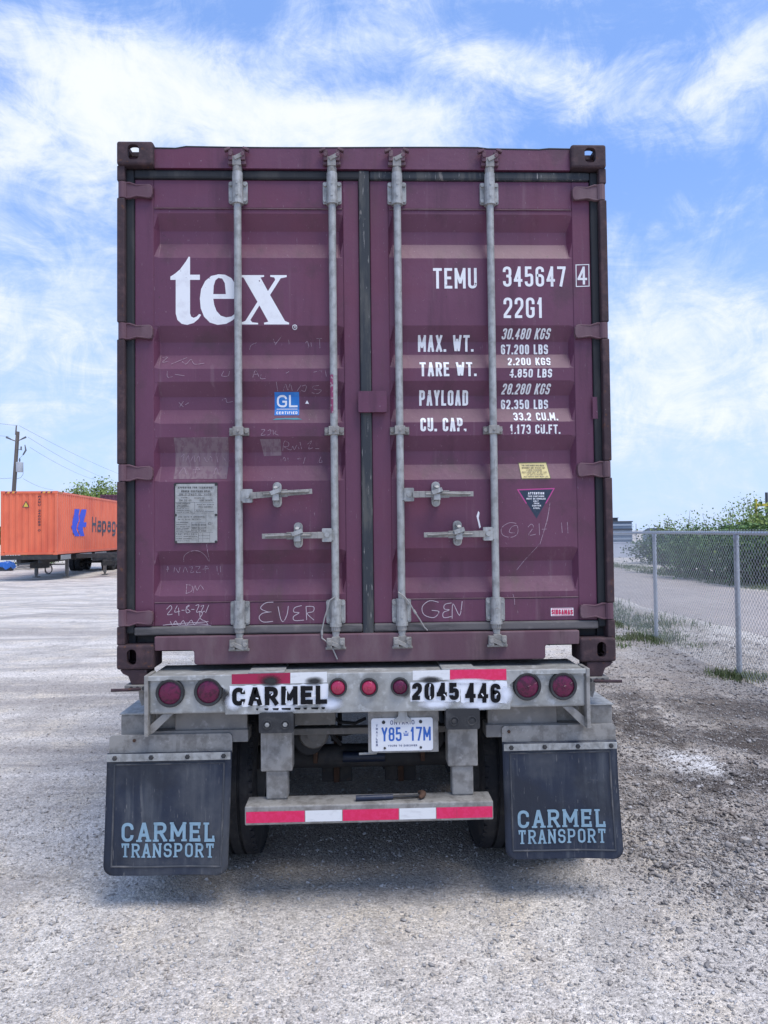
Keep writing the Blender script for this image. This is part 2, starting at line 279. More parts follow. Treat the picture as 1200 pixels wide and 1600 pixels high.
class MB:
    def __init__(s): s.v = []; s.f = []
    def add(s, vs, fs):
        n = len(s.v); s.v += [tuple(map(float, p)) for p in vs]; s.f += [tuple(i+n for i in f) for f in fs]; return s
    def box(s, x0, x1, y0, y1, z0, z1):
        return s.add([(x0,y0,z0),(x1,y0,z0),(x1,y1,z0),(x0,y1,z0),(x0,y0,z1),(x1,y0,z1),(x1,y1,z1),(x0,y1,z1)],
                     [(0,3,2,1),(4,5,6,7),(0,1,5,4),(1,2,6,5),(2,3,7,6),(3,0,4,7)])
    def obox(s, c, ax, hs):            # oriented box: centre, three axes, half sizes
        c = np.array(c); ax = [np.array(a)/np.linalg.norm(a) for a in ax]
        vs = [c + ax[0]*hs[0]*i + ax[1]*hs[1]*j + ax[2]*hs[2]*k for k in (-1,1) for (i,j) in ((-1,-1),(1,-1),(1,1),(-1,1))]
        return s.add(vs, [(0,3,2,1),(4,5,6,7),(0,1,5,4),(1,2,6,5),(2,3,7,6),(3,0,4,7)])
    def tube(s, pts, r, n=10, cap=True):
        pts = [np.array(p, float) for p in pts]; rs = r if isinstance(r, (list, tuple)) else [r]*len(pts)
        base = len(s.v); vs = []; prev = None
        for i, p in enumerate(pts):
            d = pts[min(i+1, len(pts)-1)] - pts[max(i-1, 0)]; d = d/(np.linalg.norm(d)+1e-12)
            if prev is None:
                a = np.cross(d, (0,0,1.0));
                if np.linalg.norm(a) < 0.1: a = np.cross(d, (0,1.0,0))
            else: a = prev - d*(prev@d)
            a = a/np.linalg.norm(a); prev = a; b = np.cross(d, a)
            for k in range(n):
                q = 2*math.pi*k/n; vs.append(p + (a*math.cos(q)+b*math.sin(q))*rs[i])
        fs = []
        for i in range(len(pts)-1):
            for k in range(n): k2 = (k+1) % n; fs.append((i*n+k, i*n+k2, (i+1)*n+k2, (i+1)*n+k))
        if cap: fs.append(tuple(range(n-1, -1, -1))); fs.append(tuple((len(pts)-1)*n+k for k in range(n)))
        return s.add(vs, fs)
    def cyl(s, a, b, r, n=16): return s.tube([a, b], r, n)
    def lathe(s, prof, c, axis, n=32):  # prof: (radius, along axis)
        c = np.array(c, float); ax = np.array(axis, float); ax /= np.linalg.norm(ax)
        e = np.cross(ax, (0,0,1.0)) if abs(ax[2]) < 0.9 else np.cross(ax, (1.0,0,0)); e /= np.linalg.norm(e); g = np.cross(ax, e)
        vs = []; fs = []; m = len(prof)
        for (r, h) in prof:
            for k in range(n):
                q = 2*math.pi*k/n; vs.append(c + ax*h + (e*math.cos(q)+g*math.sin(q))*r)
        for i in range(m-1):
            for k in range(n): k2 = (k+1) % n; fs.append((i*n+k, i*n+k2, (i+1)*n+k2, (i+1)*n+k))
        return s.add(vs, fs)
    def prism(s, poly, y0, y1):        # x,z outline extruded along y
        n = len(poly); vs = [(x, y0, z) for x, z in poly] + [(x, y1, z) for x, z in poly]
        tri = tessellate_polygon([[Vector((x, z, 0)) for x, z in poly]])
        fs = [tuple(q) for q in tri] + [tuple(n+i for i in reversed(q)) for q in tri]
        fs += [(i, (i+1) % n, n+(i+1) % n, n+i) for i in range(n)]
        return s.add(vs, fs)
    def mesh(s, name, off=(0,0,0)):
        me = bpy.data.meshes.new(name); v = np.array(s.v) - np.array(off)
        me.from_pydata([tuple(p) for p in v], [], s.f)
        bm = bmesh.new(); bm.from_mesh(me); bmesh.ops.recalc_face_normals(bm, faces=bm.faces[:]); bm.to_mesh(me); bm.free()
        return me
    def build(s, name, mat, parent=None, bevel=0.0, smooth=False, local=False, seg=2):
        off = (0,0,0) if (local or parent is None) else rootloc(parent)
        return link(name, s.mesh(name, off), mat, parent, bevel, smooth, seg)
def np_mesh(name, v, f):               # fast mesh from arrays; f is (n,3) or (n,4)
    me = bpy.data.meshes.new(name); n, k = f.shape
    me.vertices.add(len(v)); me.vertices.foreach_set('co', np.ascontiguousarray(v, np.float32).ravel())
    me.loops.add(n*k); me.loops.foreach_set('vertex_index', np.ascontiguousarray(f, np.int32).ravel())
    me.polygons.add(n); me.polygons.foreach_set('loop_start', np.arange(0, n*k, k, dtype=np.int32))
    me.update(calc_edges=True); me.validate(); return me
def copy_tree(o, parent=None):
    c = o.copy(); COL.objects.link(c); c.parent = parent
    for ch in list(o.children): copy_tree(ch, c)
    return c
def arc(cx, cz, r, a0, a1, n=6): return [(cx + r*math.cos(R(a0+(a1-a0)*i/n)), cz + r*math.sin(R(a0+(a1-a0)*i/n))) for i in range(n+1)]
def rrect(x0, x1, z0, z1, r, n=5):
    return arc(x1-r, z0+r, r, -90, 0, n) + arc(x1-r, z1-r, r, 0, 90, n) + arc(x0+r, z1-r, r, 90, 180, n) + arc(x0+r, z0+r, r, 180, 270, n)

# ------------------------------------------------------------------ stroke lettering (flat paint that follows its surface)
h = .5
GL = {
'A': [[(0,0),(.45,1),(.55,1),(1,0)], [(.17,.32),(.83,.32)]],
'B': [[(0,.5),(0,1),(.95,1,.4),(.95,.53,.4),(0,.53)], [(0,.53),(1,.53,.4),(1,0,.4),(0,0),(0,.5)]],
'C': [[(1,.68),(1,1,h),(0,1,h),(0,0,h),(1,0,h),(1,.32)]],
'D': [[(0,1),(1,1,h),(1,0,h),(0,0)], [(0,0),(0,1)]],
'E': [[(1,1),(0,1),(0,0),(1,0)], [(0,.52),(.8,.52)]],
'F': [[(1,1),(0,1),(0,0)], [(0,.52),(.8,.52)]],
'G': [[(1,.7),(1,1,h),(0,1,h),(0,0,h),(1,0,h),(1,.46),(.55,.46)]],
'H': [[(0,0),(0,1)], [(1,0),(1,1)], [(0,.52),(1,.52)]],
'I': [[(.5,0),(.5,1)]],
'J': [[(1,1),(1,0,h),(0,0,h),(0,.3)]],
'K': [[(0,0),(0,1)], [(1,1),(0,.38)], [(.3,.57),(1,0)]],
'L': [[(0,1),(0,0),(1,0)]],
'M': [[(0,0),(0,1),(.5,.25),(1,1),(1,0)]],
'N': [[(0,0),(0,1),(1,0),(1,1)]],
'O': [[(.5,1),(0,1,h),(0,0,h),(1,0,h),(1,1,h),(.5,1)]],
'P': [[(0,0),(0,1),(1,1,h),(1,.45,h),(0,.45)]],
'Q': [[(.5,1),(0,1,h),(0,0,h),(1,0,h),(1,1,h),(.5,1)], [(.6,.25),(1.05,-.05)]],
'R': [[(0,0),(0,1),(1,1,h),(1,.48,h),(0,.48)], [(.5,.48),(1,0)]],
'S': [[(1,.74),(1,1,h),(0,1,h),(0,.52,.4),(1,.52,.4),(1,0,h),(0,0,h),(0,.26)]],
'T': [[(0,1),(1,1)], [(.5,1),(.5,0)]],
'U': [[(0,1),(0,0,h),(1,0,h),(1,1)]],
'V': [[(0,1),(.5,0),(1,1)]],
'W': [[(0,1),(.25,0),(.5,.8),(.75,0),(1,1)]],
'X': [[(0,0),(1,1)], [(0,1),(1,0)]],
'Y': [[(0,1),(.5,.45),(1,1)], [(.5,.45),(.5,0)]],
'Z': [[(0,1),(1,1),(0,0),(1,0)]],
'0': [[(.5,1),(0,1,h),(0,0,h),(1,0,h),(1,1,h),(.5,1)]],
'1': [[(.1,.76),(.55,1),(.55,0)]],
'2': [[(0,.7),(0,1,h),(1,1,h),(1,.58,.25),(0,.1,.1),(0,0),(1,0)]],
'3': [[(0,.76),(0,1,h),(1,1,h),(1,.53,.4),(.35,.53)], [(.35,.53),(1,.53,.4),(1,0,h),(0,0,h),(0,.24)]],
'4': [[(.72,0),(.72,1),(0,.28),(1,.28)]],
'5': [[(.95,1),(.06,1),(.03,.55),(1,.62,.45),(1,0,h),(0,0,h),(0,.22)]],
'6': [[(1,.76),(1,1,h),(0,1,h),(0,0,h),(1,0,h),(1,.56,h),(.02,.56)]],
'7': [[(0,1),(1,1),(.38,0)]],
'8': [[(.5,.53),(.02,.53,.4),(.02,1,h),(.98,1,h),(.98,.53,.4),(.5,.53)], [(.5,.53),(0,.53,.4),(0,0,h),(1,0,h),(1,.53,.4),(.5,.53)]],
'9': [[(0,.24),(0,0,h),(1,0,h),(1,1,h),(0,1,h),(0,.44,h),(.98,.44)]],
'.': [[(.5,0),(.5,.02)]], '-': [[(0,.48),(1,.48)]], '/': [[(0,0),(1,1)]], '@': [[(.7,.3),(.3,.3,.2),(.3,.7,.2),(.7,.7,.2),(.7,.3),(1,.3,.1),(1,1,h),(0,1,h),(0,0,h),(.9,0)]],
'a': [[(.1,.7),(.5,.72,.2),(1,.72,.35),(1,0)], [(1,.42),(0,.42,.3),(0,0,.3),(1,0,.3),(1,.2)]],
'p': [[(0,-.32),(0,.72)], [(0,.5),(0,.72,.3),(1,.72,h),(1,0,h),(0,0,.3),(0,.2)]],
'g': [[(1,.72),(1,-.32,.4),(.05,-.32,.2)], [(1,.5),(1,.72,.3),(0,.72,h),(0,0,h),(1,0,.3),(1,.2)]],
'l': [[(.5,0),(.5,1.02)]], 'o': [[(.5,.72),(0,.72,h),(0,0,h),(1,0,h),(1,.72,h),(.5,.72)]],
'y': [[(0,.72),(.5,.05)], [(1,.72),(.5,.05),(.3,-.32,.1),(0,-.32)]], 'd': [[(1,0),(1,1)], [(1,.5),(1,.72,.3),(0,.72,h),(0,0,h),(1,0,.3),(1,.2)]],
}
WID = {'.': .30, ' ': .55, '1': .72, 'I': .34, 'M': 1.25, 'W': 1.35, '-': .6, 'l': .36, 'J': .8, 'L': .85, 'E': .9, 'F': .88, '@': 1.4}
SERIF = {  # slab ends: (u, v, half length as fraction of width) or ('v', u, v) for an upright tick
'C': [('v',1,.78)], 'A': [(0,0,.24),(1,0,.24)], 'R': [(.02,0,.24),(1.04,0,.17),(-.06,1,.13)], 'M': [(0,0,.18),(1,0,.18),(-.05,1,.11),(1.05,1,.11)],
'E': [('v',1,.85),('v',1,.15),(-.06,1,.13),(-.06,0,.13)], 'L': [(.02,1,.28),('v',1,.15),(-.06,0,.13)], 'T': [(.5,0,.27),('v',0,.86),('v',1,.86)], 'N': [(0,0,.22),(-.06,1,.13),(1,1,.22)],
'S': [('v',1,.80),('v',0,.20)], 'P': [(.02,0,.27),(-.06,1,.13)], 'O': []}
def rounded(pts, S):
    """pts: (x,z[,r]) physical; S scales r"""
    o = []; n = len(pts)
    for i, p in enumerate(pts):
        q = np.array(p[:2])
        if len(p) < 3 or i in (0, n-1): o.append(q); continue
        a = np.array(pts[i-1][:2]); b = np.array(pts[i+1][:2]); da, db = a-q, b-q
        la, lb = np.linalg.norm(da), np.linalg.norm(db); da /= la; db /= lb
        fa = .5 if (i-1) not in (0,) else 1.0; fb = .5 if (i+1) not in (n-1,) else 1.0
        r = min(p[2]*S, la*fa*.98, lb*fb*.98)
        s0, s1 = q+da*r, q+db*r
        for k in range(7):
            x = k/6; o.append((1-x)**2*s0*.55 + (1-x)**2*s0*.45 + 2*x*(1-x)*(q*.9+(s0+s1)*.05) + x*x*s1)
    c = [o[0]]
    for p in o[1:]:
        if np.linalg.norm(p-c[-1]) > 1e-5: c.append(p)
    return c
class Paint:
    """collects flat polygons in x,z; each polygon gets its own hair-thin layer so none coincide"""
    def __init__(s): s.q = []; s.k = 0
    def poly(s, pts, holes=None):
        s.q.append(([tuple(map(float, p)) for p in pts], holes, s.k)); s.k += 1; return s
    def stroke(s, pts, t, ends=0.0):
        P = [np.array(p, float) for p in pts]
        if len(P) < 2: return s
        if ends:
            d = P[0]-P[1]; P[0] = P[0]+d/np.linalg.norm(d)*ends; d = P[-1]-P[-2]; P[-1] = P[-1]+d/np.linalg.norm(d)*ends
        L = []; Rr = []
        for i, p in enumerate(P):
            if i == 0: d = P[1]-P[0]
            elif i == len(P)-1: d = P[-1]-P[-2]
            else: d = None
            if d is not None: d = d/np.linalg.norm(d); nrm = np.array([-d[1], d[0]]); m = nrm*t/2
            else:
                a = P[i]-P[i-1]; b = P[i+1]-P[i]; a /= np.linalg.norm(a); b /= np.linalg.norm(b)
                na = np.array([-a[1], a[0]]); nb = np.array([-b[1], b[0]]); m = na+nb; l = np.linalg.norm(m)
                if l < .2: m = na*t/2
                else: m = m/l; m = m*(t/2)/max(.62, m@na)
            L.append(p+m); Rr.append(p-m)
        k = s.k
        for i in range(len(P)-1):
            s.q.append(([tuple(L[i]), tuple(L[i+1]), tuple(Rr[i+1]), tuple(Rr[i])], None, k))
        s.k += 1; return s
    def text(s, string, x0, x1, z0, z1, t, gap=.28, slant=0.0, slab=False, ends=0.0, vertical=False, drop=0.0):
        """fit string between x0..x1 (left..right), baseline z0 (or (left,right) pair), cap line z1"""
        zl, zr = z0 if isinstance(z0, tuple) else (z0, z0)
        H = (z1 if not isinstance(z1, tuple) else z1[0]) - zl
        if vertical:
            n = len(string); ch = (zl+H-zl)/n
            for i, c in enumerate(string):
                if c == ' ': continue
                zz = zl+H-(i+1)*ch+ch*.16
                s._glyph(c, x0, x1-x0, zz, ch*.72, t, 0, slab, ends)
            return s
        u = sum(WID.get(c, 1) for c in string) + gap*(len(string)-1)
        wd = (x1-x0)/u; x = x0
        for c in string:
            cw = WID.get(c, 1)*wd
            f = (x-x0)/(x1-x0); zb = zl+(zr-zl)*f
            if c != ' ': s._glyph(c, x, cw, zb, H, t, slant, slab, ends)
            x += cw+gap*wd
        return s
    def _glyph(s, c, x, w, z, H, t, slant, slab, ends):
        fx = lambda u, v: (x + t/2 + u*(w-t) + slant*v*H, z + t/2 + v*(H-t))
        if c == '.':
            a = fx(.5, 0); s.poly([(a[0]-t*.55, z), (a[0]+t*.55, z), (a[0]+t*.55, z+t*1.1), (a[0]-t*.55, z+t*1.1)]); return
        for pl in GL[c]:
            pts = [(*fx(p[0], p[1]), *p[2:]) for p in pl]
            s._pen(rounded(pts, max(w-t, t)*1.0), t, closed=(pts[0][:2] == pts[-1][:2]) or c in 'CGS23569agyd', more=ends)
        if slab:
            for (u, v, l) in SERIF.get(c, []):
                if u == 'v':
                    a = fx(v, l); s.stroke([(a[0], a[1]-H*.115), (a[0], a[1]+H*.115)], t*.66)
                else:
                    a = fx(u, v); q = -.18*t if v == 0 else .18*t; s.stroke([(a[0]-l*w, a[1]+q), (a[0]+l*w, a[1]+q)], t*.64)
    def _pen(s, P, t, closed=False, more=0.0):
        # split at sharp corners so that every limb keeps its full width; square ends reach half a stroke further
        pieces = [[P[0]]]
        for i in range(1, len(P)):
            pieces[-1].append(P[i])
            if i < len(P)-1:
                a = P[i]-P[i-1]; b = P[i+1]-P[i]; c = (a@b)/(np.linalg.norm(a)*np.linalg.norm(b))
                if c < .25: pieces.append([P[i]])
        for n, pc in enumerate(pieces):
            pc = [np.array(q) for q in pc]
            for end_ in (0, -1):
                free = (n == 0 and end_ == 0) or (n == len(pieces)-1 and end_ == -1)
                if closed and free: continue
                q = pc[0]-pc[1] if end_ == 0 else pc[-1]-pc[-2]; q = q/np.linalg.norm(q); axis_ = max(abs(q)) > .995
                e = t/2+more*.3 if (free or axis_) else t*.22
                pc[end_] = pc[end_]+q*e
            s.stroke(pc, t)
    def build(s, name, mat, parent, surf, eps=0.0009, cuts=(), layer=0.00016):
        me = bpy.data.meshes.new(name); bm = bmesh.new(); lay = bm.faces.layers.int.new('k')
        for pts, holes, k in s.q:
            if holes:
                tri = tessellate_polygon([[Vector((*p, 0)) for p in pts]] + [[Vector((*p, 0)) for p in hh] for hh in holes])
                al = list(pts)+[p for hh in holes for p in hh]
                vs = [bm.verts.new((p[0], 0, p[1])) for p in al]
                for q in tri:
                    try: bm.faces.new([vs[i] for i in q])[lay] = k
                    except ValueError: pass
            elif len(pts) > 4:
                tri = tessellate_polygon([[Vector((*p, 0)) for p in pts]]); vs = [bm.verts.new((p[0], 0, p[1])) for p in pts]
                for q in tri: bm.faces.new([vs[i] for i in q])[lay] = k
            else: bm.faces.new([bm.verts.new((p[0], 0, p[1])) for p in pts])[lay] = k
        for c in cuts:
            bmesh.ops.bisect_plane(bm, geom=bm.verts[:]+bm.edges[:]+bm.faces[:], plane_co=(0, 0, c), plane_no=(0, 0, 1))
        off = rootloc(parent) if parent else np.zeros(3)
        done = set()
        for f in bm.faces:
            for v in f.verts:
                if v.index in done and v.index >= 0: pass
                v.co.y = surf(v.co.x, v.co.z) - eps - f[lay]*layer
        for v in bm.verts: v.co.x -= off[0]; v.co.y -= off[1]; v.co.z -= off[2]
        for f in bm.faces:
            f.normal_update()
            if f.normal.y > 0: f.normal_flip()
        bm.to_mesh(me); bm.free()
        return link(name, me, mat, parent)

# ================================================================== the purple shipping container
BZ = 1.133
box = thing('shipping_container', (0, 0, BZ), 'large weathered purple shipping container with closed rear doors, white lettering and grey lock rods', 'shipping container')
Y0, DEP = 0.055, 0.036
CH = [(3.384, 3.311, 3.246, 3.166), (2.817, 2.746, 2.681, 2.608), (2.537, 2.470, 2.405, 2.335), (2.261, 2.190, 2.122, 2.047), (1.698, 1.631, 1.554, 1.483)]
CUTS = sorted(z for c in CH for z in c)
def ysurf(x, z):
    if abs(x) > 1.0535 or z < 1.446 or z > 3.413: return Y0-.0036
    if abs(x) > 1.03 or abs(x) < .135: return Y0-.001
    for a, b, c, d in CH:
        if d < z < a:
            if z > b: return Y0 + DEP*(a-z)/(a-b)
            if z > c: return Y0 + DEP
            return Y0 + DEP*(z-d)/(c-d)
    return Y0

def casting_mesh(top):
    def tmp(mb): return link('tmp', mb.mesh('tmp'), None)
    s = tmp(MB().box(0, .178, 0, .162, 0, .118))
    b = s.modifiers.new('b', 'BEVEL'); b.width = .012; b.segments = 3
    cut = [MB().box(.03, .15, .028, .14, .025, .095)]
    m = MB(); hz = .062 if top else .060; m.prism([(x, z) for x, z in rrect(.054 if top else .050, .110 if top else .096, hz-.038, hz+.038, .022)], -.05, .06); cut.append(m)
    m = MB(); m.box(-.05, .06, .045, .110, .034, .096); cut.append(m)
    m = MB(); m.box(.045, .125, .03, .105, .06 if top else -.05, .2 if top else .05); cut.append(m)
    tm = []
    for c in cut:
        o = tmp(c); tm.append(o); bo = s.modifiers.new('x', 'BOOLEAN'); bo.object = o; bo.operation = 'DIFFERENCE'; bo.solver = 'EXACT'
    dg = bpy.context.evaluated_depsgraph_get(); me = bpy.data.meshes.new_from_object(s.evaluated_get(dg))
    for o in tm+[s]: bpy.data.objects.remove(o)
    me.materials.clear(); return me
for top in (True, False):
    for sx in (-1, 1):
        for sy in (0, 1):
            me = casting_mesh(top) if (sx, sy) == (-1, 0) else cm_
            if (sx, sy) == (-1, 0): cm_ = me
            mm = me.copy()
            M = Matrix.Diagonal((1 if sx < 0 else -1, 1 if sy == 0 else -1, 1, 1)); mm.transform(M)
            if sx*(1-2*sy) > 0: mm.flip_normals()
            mm.transform(Matrix.Translation((sx*1.219, 0 if sy == 0 else 6.058, (2.591-.118) if top else 0)))
            link('corner_casting', mm, 'worn_casting', box)
# rear posts: outer strip broken at the hinges, deeper web behind
HINGE = [PX(212, 298, .03)[1], PX(212, 518, .03)[1], PX(212, 739, .03)[1], PX(215, 965, .03)[1]]
for sx in (-1, 1):
    m = MB(); m.box(min(sx*1.15, sx*1.214), max(sx*1.15, sx*1.214), .075, .20, BZ+.118, BZ+2.473)
    m.build('post_web', 'gasket_rubber', box)
    zs = [BZ+.116] + [z for hz in sorted(HINGE) for z in (hz-.042, hz+.042)] + [BZ+2.475]
    m = MB()
    for a, b in zip(zs[0::2], zs[1::2]):
        m.box(min(sx*1.183, sx*1.221), max(sx*1.183, sx*1.221), .012, .085, a, b)
    m.build('corner_post', 'worn_casting', box, .006)
# header, sill, roof, walls, floor
m = MB(); xs = np.linspace(-1.041, 1.041, 41)
top_ = [3.712 + .004*math.sin(x*3.1) - (.010 if x < -.93 else 0) - (.006 if .62 < x < .9 else 0) for x in xs]
poly = [(x, 3.604) for x in (-1.041, 1.041)] + [(x, z) for x, z in zip(xs[::-1], top_[::-1])]
m.prism(poly, .028, .11).build('door_header', 'purple_paint', box, .004)
MB().tube([(x, .031, z+.001) for x, z in zip(xs, top_)], .0052, 6).build('header_lip', 'gasket_rubber', box)
m = MB(); m.box(-1.2, 1.2, .111, 6.0, 3.685, 3.703); m.build('roof', 'dusty_purple', box)
poly = [(-1.041, 1.222), (-.862, 1.222), (-.850, 1.212), (-.850, 1.158), (-.842, 1.149), (.862, 1.149), (.870, 1.158), (.870, 1.212), (.882, 1.222), (1.041, 1.222), (1.041, 1.288), (-1.041, 1.288)]
m = MB(); m.prism(poly, .012, .07); m.build('door_sill', 'dusty_purple', box, .006)
def corr_wall(x0, y0, y1, z0, z1, dx, n):
    m = MB(); p = (y1-y0)/n; pts = []
    for i in range(n): b = y0+i*p; pts += [(x0, b), (x0, b+p*.28), (x0-dx, b+p*.46), (x0-dx, b+p*.76), (x0, b+p*.98)]
    pts.append((x0, y1)); vs = [(x, y, z0) for x, y in pts]+[(x, y, z1) for x, y in pts]; k = len(pts)
    return m.add(vs, [(i, i+1, k+i+1, k+i) for i in range(k-1)])
for sx in (-1, 1):
    corr_wall(sx*1.212, .2, 5.9, BZ+.14, BZ+2.5, sx*.036, 20).build('side_wall', 'purple_paint', box)
    m = MB(); m.box(min(sx*1.16, sx*1.215), max(sx*1.16, sx*1.215), .163, 5.89, BZ+.03, BZ+.145); m.box(min(sx*1.16, sx*1.215), max(sx*1.16, sx*1.215), .163, 5.89, BZ+2.49, BZ+2.56)
    m.build('side_rail', 'dusty_purple', box)
m = MB(); m.box(-1.16, 1.16, .10, 6.0, BZ+.115, BZ+.15)
for i in range(18): m.box(-1.158, 1.158, .35+i*.31, .39+i*.31, BZ+.03, BZ+.114)
m.build('floor', 'dark_steel', box)
m = MB(); m.box(-1.2, 1.2, 5.99, 6.04, BZ+.1, BZ+2.5); m.build('front_wall', 'purple_paint', box)
# cam keepers on header and sill
RODX = [-.631, -.162, .163, .630]
for x in RODX:
    m = MB()
    m.box(x-.040, x-.020, -.004, .0275, 3.632, 3.684); m.box(x+.020, x+.040, -.004, .0275, 3.632, 3.684); m.box(x-.044, x+.044, .006, .0276, 3.614, 3.630)
    m.obox((x-.046, .004, 3.684), ((1,0,.4),(0,1,0),(-.4,0,1)), (.016, .012, .006)); m.obox((x+.046, .004, 3.686), ((1,0,-.4),(0,1,0),(.4,0,1)), (.016, .012, .006))
    m.cyl((x-.030, -.010, 3.658), (x-.030, 0, 3.658), .010, 8); m.cyl((x+.030, -.010, 3.658), (x+.030, 0, 3.658), .010, 8)
    m.build('cam_keeper', 'dusty_purple', box, .002)
    m = MB(); m.box(x-.044, x-.018, -.012, .0115, 1.222, 1.270); m.box(x+.018, x+.044, -.012, .0115, 1.222, 1.270); m.box(x-.050, x+.050, .002, .0116, 1.214, 1.226)
    m.cyl((x-.031, -.020, 1.247), (x-.031, -.01, 1.247), .011, 8); m.cyl((x+.031, -.020, 1.247), (x+.031, -.01, 1.247), .011, 8)
    m.build('cam_keeper', 'galvanised_dirty', box, .002)
# ---- doors
def make_door(sx):
    xo, xi = 1.145, .026
    pa, pb = (-1.052, -.110) if sx < 0 else (.120, 1.053)
    zs = [1.333, 1.445] + CUTS + [3.414, 3.556]; xs = [pa, pa+.022, pb-.022, pb]
    m = MB(); vs = []; n = len(xs); zz = [1.445] + CUTS + [3.414]
    for z in zz:
        for j, x in enumerate(xs):
            d = 0
            for a, b, c, e in CH:
                if z in (b, c) and j in (1, 2): d = DEP
            vs.append((x, Y0+d, z))
    fs = []
    for i in range(len(zz)-1):
        for j in range(n-1): fs.append((i*n+j, i*n+j+1, (i+1)*n+j+1, (i+1)*n+j))
    m.add(vs, fs)
    x0, x1 = (-xo, -.030) if sx < 0 else (.026, xo)
    for b in ((x0, pa, 1.333, 3.556), (pb, x1, 1.333, 3.556), (pa, pb, 3.414, 3.556), (pa, pb, 1.333, 1.445)):
        m.box(b[0], b[1], Y0-.0035, Y0+.055, b[2], b[3])
    me = m.mesh('door', rootloc(box)); d = link('door', me, 'purple_paint', box, .004)
    # thin weld seam above and below the pressed panel
    for z in (3.411, 1.449):
        MB().tube([(pa+.003, Y0-.003, z), (pb-.003, Y0-.003, z)], .0035, 6).build('weld_seam', 'dusty_purple', d)
    # gaskets round the door
    m = MB(); m.box(min(sx*1.1455, sx*1.186), max(sx*1.1455, sx*1.186), Y0-.016, Y0+.03, 1.30, 3.60); m.build('gasket', 'gasket_rubber', d, .008)
    m = MB(); m.box(x0 if sx < 0 else .0255, -.0005 if sx < 0 else x1, Y0-.018, Y0+.02, 3.5565, 3.600); m.build('gasket', 'chipped_gasket' if sx > 0 else 'gasket_rubber', d, .010)
    m = MB(); m.box(x0 if sx < 0 else .0265, -.0305 if sx < 0 else x1, Y0-.022, Y0+.02, 1.2915, 1.3325); m.build('gasket', 'dusty_gasket', d, .008)
    if sx > 0:
        m = MB(); m.box(-.0295, .0250, Y0-.020, Y0+.03, 1.276, 3.602); m.build('gasket', 'chipped_gasket', d, .008)
    # hinges
    for hz in HINGE:
        m = MB(); a = 1.213; b = 1.058
        po = [(sx*a, hz-.040), (sx*(a-.05), hz-.040), (sx*(a-.085), hz-.028), (sx*b, hz-.034), (sx*(b-.006), hz-.015), (sx*(b-.006), hz+.015), (sx*b, hz+.030), (sx*(a-.085), hz+.026), (sx*(a-.05), hz+.040), (sx*a, hz+.040)]
        m.prism(po, .026, Y0-.004)
        m.tube([(sx*1.197, .032, hz-.0405), (sx*1.197, .032, hz+.0405)], .022, 12)
        m.tube([(sx*1.20, .026, hz+.037), (sx*1.163, .024, hz+.037), (sx*1.128, .027, hz+.026), (sx*1.064, .031, hz+.030)], .005, 6)
        m.tube([(sx*1.20, .026, hz-.037), (sx*1.163, .024, hz-.037), (sx*1.128, .027, hz-.026), (sx*1.064, .031, hz-.033)], .005, 6)
        m.build('hinge', 'dusty_purple', d, .003)
    return d
doorL, doorR = make_door(-1), make_door(1)
# overlap plate at the meeting edge
a, b = PX(560, 645, .03), PX(604, 612, .03)
m = MB(); m.prism(rrect(a[0], b[0], a[1], b[1], .008), .012, Y0-.020); m.build('overlap_plate', 'purple_paint', doorR, .004)
# ---- lock rods, brackets, handles
def rod(x, d, zt=3.640, zb=1.262):
    m = MB(); m.tube([(x, .022, zb), (x, .022, zt)], .0185, 16); r = m.build('lock_rod', 'galvanised', d, 0, True)
    m = MB()   # top and bottom cam ends
    m.tube([(x, .022, 3.545), (x, .022, 3.606)], .0235, 12); m.box(x-.021, x+.021, -.002, .026, 3.606, 3.652); m.obox((x+.012, .004, 3.650), ((1,0,.5),(0,1,0),(-.5,0,1)), (.026, .012, .010))
    m.build('locking_cam', 'galvanised_dirty', d, .002); m = MB()
    m.tube([(x, .022, 1.300), (x, .022, 1.340)], .0235, 12); m.box(x-.020, x+.020, -.006, .024, 1.236, 1.276); m.obox((x-.004, -.004, 1.240), ((1,0,-.45),(0,1,0),(.45,0,1)), (.034, .010, .010))
    m.build('locking_cam', 'galvanised_dirty', d, .002)
    for (zc, hh) in ((3.487, .056), (1.394, .058)):
        m = MB(); m.prism(rrect(x-.047, x+.047, zc-hh, zc+hh, .010), .040, Y0-.0042)
        m.tube([(x, .023, zc-hh-.010), (x, .023, zc+hh+.035 if zc > 2 else zc+hh+.004)], .0265, 14)
        m.tube([(x, .023, zc-hh-.012), (x, .023, zc-hh+.004)], .030, 14)
        if zc < 2: m.tube([(x, .023, zc-hh-.006), (x, .023, zc-hh-.03)], .024, 14)
        for ox in (-.035, .035):
            for oz in (-.040, .040): m.tube([(x+ox, .0405, zc+oz), (x+ox, .031, zc+oz)], .0105, 6)
        for oz in (-.028, .030): m.tube([(x, .002, zc+oz), (x, -.006, zc+oz)], .0055, 8)
        m.build('guide_bracket', 'galvanised', d, .002)
    zc = PX(450, 674, .03)[1]
    m = MB(); m.box(x-.048, x+.048, .034, Y0-.0005, zc-.019, zc+.019); m.box(x-.026, x+.026, -.002, .0345, zc-.021, zc+.021)
    for ox in (-.037, .037): m.tube([(x+ox, .0345, zc), (x+ox, .024, zc)], .0115, 6)
    m.tube([(x, -.001, zc), (x, -.009, zc)], .007, 8)
    m.build('guide_clamp', 'galvanised_dirty', d, .002)
    return r
for x in RODX: rod(x, doorL if x < 0 else doorR)
